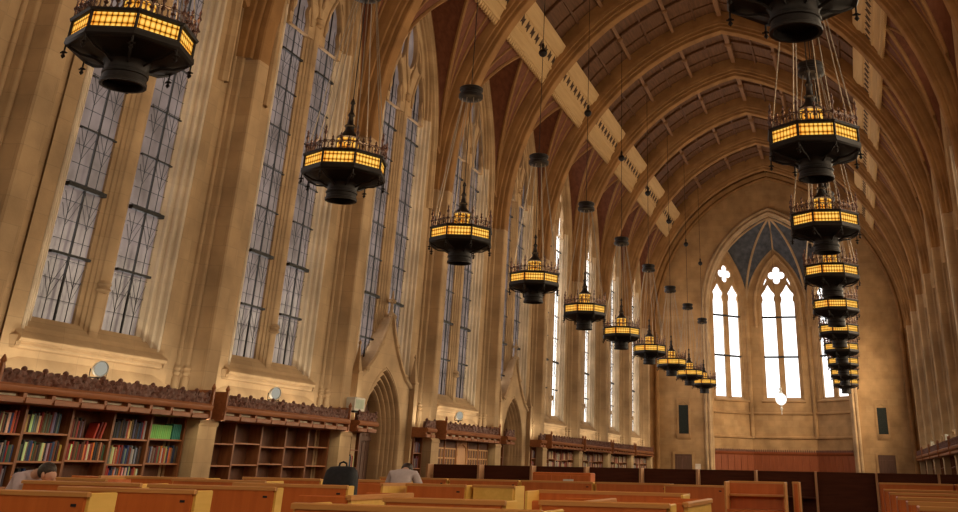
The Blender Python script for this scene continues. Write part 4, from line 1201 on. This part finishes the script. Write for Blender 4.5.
# ------------------------------------------------------------------ backpack, people
e = empty('backpack', (-2.03, 13.0, .735)); e.scale = (.92, 1, .86); tag(e, 'black backpack standing on a carrel desk left of centre', 'backpack')
mb = MB()
rows = []
for z, w, d, yo in ((0, .22, .13, 0), (.06, .245, .15, 0), (.30, .24, .15, 0), (.46, .235, .135, .01), (.56, .215, .11, .015), (.61, .17, .07, .02), (.62, .08, .03, .02)):
    rows.append([(w * (abs(cos(t)) ** .5) * (1 if cos(t) >= 0 else -1), yo + d * (abs(sin(t)) ** .6) * (1 if sin(t) >= 0 else -1), z) for t in [2 * pi * q / 24 for q in range(25)]])
mb.grid(rows); mb.add(rows[0][:-1], [tuple(range(24))[::-1]]); mb.add(rows[-1][:-1], [tuple(range(24))])
mb.build('bag_body', M['black'], e, 60)
mb = MB(); mb.cbox(-.17, .17, -.21, -.13, .04, .30, .03); mb.build('front_pocket', M['black'], e)
mb = MB(); mb.tube([(-.06, .03, .60), (-.05, .03, .66), (0, .03, .68), (.05, .03, .66), (.06, .03, .60)], .014, 6); mb.build('handle', M['black'], e)
for s in (-1, 1):
    mb = MB(); mb.tube([(s * .10, .10, .56), (s * .12, .20, .45), (s * .13, .22, .25), (s * .14, .14, .08)], .022, 6); mb.build('shoulder_strap', M['black'], e)

def skin_obj(name, verts, edges, radii, mat, parent, root=0, sub=2):
    me = bpy.data.meshes.new(name); me.from_pydata(verts, edges, []); me.update()
    o = link(name, me, mat, parent)
    sm = o.modifiers.new('skin', 'SKIN')
    sl = me.skin_vertices[0] if len(me.skin_vertices) else None
    if sl is None:
        bpy.context.view_layer.objects.active = o
        me.attributes  # ensure layer
    for i, r in enumerate(radii):
        rr = r if isinstance(r, tuple) else (r, r)
        me.skin_vertices[0].data[i].radius = rr; me.skin_vertices[0].data[i].use_root = (i == root)
    sm.use_smooth_shade = True; sm.branch_smoothing = .3
    ss = o.modifiers.new('subsurf', 'SUBSURF'); ss.levels = sub; ss.render_levels = sub
    return o
def person(loc, rz, label, shirt, chairlab, lift=0.0):
    e = empty('person', loc, rz); tag(e, label, 'person')
    V = []; Ed = []; R = []
    def chain(start, pts):
        p = start
        for co, r in pts:
            V.append(co); R.append(r); i = len(V) - 1
            if p is not None: Ed.append((p, i))
            p = i
        return p
    z = lift
    pel = chain(None, [((0, 0, .53), (.15, .13))])
    chest = chain(pel, [((0, .08, .70 + z), (.145, .11)), ((0, .20, .90 + z), (.16, .115)), ((0, .31, 1.02 + z), (.15, .10))])
    head = chain(chest, [((0, .40, 1.07 + z), .058), ((0, .45, 1.075 + z), .056), ((0, .52, 1.06 + z), .092), ((0, .58, 1.02 + z), .088), ((0, .625, .98 + z), .05)])
    tips = []
    for s in (-1, 1):
        w = chain(chest, [((s * .17, .32, 1.0 + z), .062), ((s * .26, .40, .87 + z * .6), .05), ((s * .28, .48, .80), .042), ((s * .20, .62, .775), .037), ((s * .10, .72, .765), .028)])
        palm = chain(w, [((s * .06, .76, .765), (.032, .016))])
        for q, (dx, ln) in enumerate(((-.03, .065), (-.01, .075), (.01, .07), (.03, .055))):
            chain(palm, [((s * .05 - dx * s, .79, .767), .009), ((s * .04 - dx * s, .79 + ln * .6, .763), .008), ((s * .035 - dx * s, .79 + ln, .752), .007)])
        chain(palm, [((s * .03, .755, .770), .010), ((s * .0 + s * .012, .775, .765), .008)])
        chain(pel, [((s * .10, .06, .52), .095), ((s * .12, .46, .51), .068), ((s * .12, .50, .40), .056), ((s * .12, .46, .12), .040), ((s * .12, .46, .06), .042), ((s * .12, .62, .035), .032)])
    skin_obj('body', V, Ed, R, M['skin'], e)
    # shirt over torso and arms
    V = []; Ed = []; R = []
    c = chain(None, [((0, .0, .56), (.185, .16)), ((0, .08, .70 + z), (.175, .135)), ((0, .20, .91 + z), (.19, .14)), ((0, .31, 1.035 + z), (.175, .12))])
    chain(c, [((0, .365, 1.07 + z), .075)])
    for s in (-1, 1): chain(c, [((s * .18, .32, 1.01 + z), .085), ((s * .27, .40, .87 + z * .6), .07), ((s * .285, .48, .81), .06), ((s * .20, .61, .785), .05)])
    skin_obj('shirt', V, Ed, R, shirt, e)
    V = []; Ed = []; R = []
    c = chain(None, [((0, 0, .54), (.175, .15))])
    for s in (-1, 1): chain(c, [((s * .10, .08, .525), .11), ((s * .12, .46, .51), .083), ((s * .12, .505, .40), .072), ((s * .12, .47, .12), .06)])
    skin_obj('trousers', V, Ed, R, M['trouser'], e)
    mb = MB(); mb.blob((0, .515, 1.085 + z), .106, .92, 1.05, .92, 14, 10); mb.build('hair', M['hair'], e, 80)
    mb = MB()
    for s in (-1, 1): mb.blob((s * .092, .545, 1.04 + z), .03, .4, .8, 1.1, 8, 6)
    mb.build('ear', M['skin'], e, 80)
    mb = MB(); mb.blob((0, .645, .975 + z), .022, .8, 1.0, 1.2, 8, 6); mb.build('nose', M['skin'], e, 80)
    ch = empty('chair', loc, rz); tag(ch, chairlab, 'chair')
    MB().cbox(-.21, .21, -.2, .24, .40, .44, .01).build('seat', M['carrel'], ch)
    MB().box(-.2, .2, -.235, -.205, .55, .80).build('backrest', M['carrel'], ch)
    for x in (-.19, .19):
        MB().box(x - .02, x + .02, -.235, -.195, 0, .80).build('leg', M['carrel'], ch)
        MB().box(x - .02, x + .02, .19, .23, 0, .40).build('leg', M['carrel'], ch)
person((-5.55, 11.25, 0), radians(-90), 'person in a pale lilac shirt bent over a desk by the filled bookcase', M['shirtA'], 'chair under the lilac-shirted person by the filled bookcase', .07)
person((-2.55, 16.0, 0), radians(8), 'person in a pale grey shirt slumped forward in front of the nearer doorway', M['shirtB'], 'chair under the grey-shirted person in front of the nearer doorway', .15)

# ------------------------------------------------------------------ floodlights, globe
def flood(x, y, z, rz, lab):
    e = empty('floodlight', (x, y, z), rz); tag(e, lab, 'floodlight')
    # faces +x
    mb = MB(); mb.lathe([(.05, -.12), (.10, -.10), (.125, -.02), (.135, .05), (.125, .05), (.115, .0)], 16)
    for i, v in enumerate(mb.v): mb.v[i] = (v[2] * .93 + v[0] * .0 , v[1], v[0] * -1 + .16)
    mb.build('housing', M['white'], e)
    mb = MB(); mb.lathe([(.115, .03), (.0001, .035)], 16)
    for i, v in enumerate(mb.v): mb.v[i] = (v[2], v[1], -v[0] + .16)
    mb.build('lens', M['lens'], e)
    mb = MB(); mb.tube([(-.03, -.15, .16), (-.03, -.15, .02), (-.03, .15, .02), (-.03, .15, .16)], .012, 5); mb.tube([(-.03, 0, .02), (-.03, 0, -.04)], .03, 6)
    mb.build('bracket', M['iron'], e)
flood(-8.06, 15.55, 2.53, radians(-25), 'white round floodlight on the carved cresting under the first window')
flood(-8.06, 21.4, 2.53, radians(-25), 'white round floodlight on the cresting of the empty bookcase')
flood(-8.06, 33.1, 2.62, radians(-35), 'white round floodlight above the latticed bookcase')
flood(8.06, 46.0, 2.53, pi, 'floodlight on the right wall cresting, nearer of the two')
flood(8.06, 55.0, 2.53, pi, 'floodlight on the right wall cresting, farther of the two')
e = empty('ballast_box', (-8.1, 25.55, 2.50)); tag(e, 'pale grey-green box sitting on the cresting left of the nearer doorway', 'box')
MB().cbox(-.12, .12, -.30, .30, .04, .36, .02).build('box_body', M['white'], e)
MB().box(.12, .125, -.24, .24, .09, .31).build('face_plate', mat_plain('pale_green', (.42, .48, .36, 1), .5), e)
MB().box(-.08, .08, -.2, .2, 0, .04).build('foot', M['iron'], e)

e = empty('globe_lamp', (.02, 70.6, 5.62)); tag(e, 'glowing white hanging globe in front of the middle apse window', 'globe')
mb = MB(); mb.blob((0, 0, 0), .36, 1, 1, 1, 24, 16); mb.build('globe', M['globe'], e, 80)
mb = MB(); mb.lathe([(.02, -.95), (.05, -.85), (.02, -.75), (.10, -.55), (.03, -.48), (.09, -.38), (.05, -.34)], 10); mb.build('pendant', M['white'], e)
mb = MB(); mb.lathe([(.06, .34), (.14, .40), (.05, .52), (.10, .60), (.02, .8)], 10); mb.build('crown', M['white'], e)
mb = MB(); mb.tube([(0, 0, .78), (0, 0, 11.6)], .010, 5); mb.build('chain', M['iron'], e)

# ------------------------------------------------------------------ light
def area(name, loc, rot, sx, sy, w, col, spread=pi):
    ld = bpy.data.lights.new(name, 'AREA'); ld.shape = 'RECTANGLE'; ld.size = sx; ld.size_y = sy; ld.energy = w; ld.color = col; ld.spread = spread
    o = bpy.data.objects.new(name, ld); COL.objects.link(o); o.location = loc
    o.rotation_euler = (-rot).to_track_quat('Z', 'X').to_euler() if isinstance(rot, Vector) else rot
    if isinstance(rot, Vector):
        z = (-rot).normalized(); y = Vector((0, 0, 1)); x = y.cross(z).normalized(); y = z.cross(x)
        o.rotation_euler = Matrix((x, y, z)).transposed().to_euler(); ld.size, ld.size_y = sy, sx
    return o
# daylight entering through the right-hand windows, just inside the glass
for k in BAYS:
    area('window_daylight', (8.40, midy(k), 6.6), Vector((-1, -.75, -.22)) if k < 6 else Vector((-1, .55, -.30)), 6.4, 2.6, 40 if k < -1 else (70 if k < 2 else (185 if k < 6 else 300)), (1, .80, .54), radians(95))
    for s_ in (-1, 1):
        area('window_daylight', (-8.93, midy(k) + s_ * .89, 8.0), Vector((1, 0, 0)), 7.6, .8, 36 if k < 4 else 60, (1, .91, .84))
for s_ in (-1, 1):
    wn = copy_tree(WP); wn.location = (s_ * 3.2, YBACK + 9.0, 0); wn.rotation_euler[2] = pi / 2
    tag(wn, f'tall leaded window of the near end wall, {"left" if s_ < 0 else "right"} of the two', 'window', kind='structure')
    wn.name = f'window_{wi + (2 + s_) // 2 + 1}'
    area('window_daylight', (s_ * 3.2, YBACK + .35, 7.0), Vector((0, 1, -.42)), 7, 2.6, 90, (1, .84, .60), radians(75))
# strip lamps under the canopies of the bookcases
for k in range(-2, 8):
    if k in DOORBAYS: continue
    area('canopy_strip', (-7.97, midy(k), 2.035), (0, radians(-25), 0), .06, 5.7 if k not in (2, 4) else 5.0, 20, (1, .90, .58))
# unseen strip lights added along the bookcase tops to wash the wall evenly
for k in range(-2, 8):
    if k not in DOORBAYS:
        area('wall_wash_fill', (-8.10, midy(k), 2.46), Vector((-.62, 0, .78)), .08, 5.0, 20, (1, .90, .68), radians(150))
    else:
        for y in (-2.25, 2.25): area('wall_wash_fill', (-8.10, midy(k) + y, 2.46), Vector((-.62, 0, .78)), .08, .7, 5, (1, .90, .68), radians(150))
    if k > 2: area('wall_wash_fill', (8.10, midy(k), 2.46), Vector((.62, 0, .78)), .08, 5.0, 9, (1, .88, .62), radians(150))

w = bpy.data.worlds.new('world'); sc.world = w; w.use_nodes = True
bg = w.node_tree.nodes['Background']; bg.inputs[0].default_value = (.62, .75, 1, 1); bg.inputs[1].default_value = 0.4

# ------------------------------------------------------------------ camera
F, CXP, CYP = 985.4885, 582.9435, -7.301
cam = bpy.data.cameras.new('camera'); cam.sensor_fit = 'HORIZONTAL'; cam.sensor_width = 36; cam.lens = F * 36 / 958
cam.shift_x = (479 - CXP) / 958; cam.shift_y = (CYP - 256) / 958; cam.clip_end = 300; cam.clip_start = .05
co = bpy.data.objects.new('camera', cam); COL.objects.link(co)
Rr = Vector((0.9698100696264399, 0.24315341961670275, 0.018569959070051874)); Ru = Vector((0.08950418968631832, -0.4257497886531877, 0.9004033082404582))
Rf = Vector((-0.22684229958223243, 0.8715581059174825, 0.4346596819694403))
co.matrix_world = Matrix(((Rr.x, Ru.x, -Rf.x, 4.45182), (Rr.y, Ru.y, -Rf.y, 0), (Rr.z, Ru.z, -Rf.z, 1.30), (0, 0, 0, 1)))
sc.camera = co
sc.view_settings.view_transform = 'Standard'; sc.view_settings.look = 'None'; sc.view_settings.gamma = 1; sc.view_settings.use_curve_mapping = False
sc.view_settings.exposure = 0.0
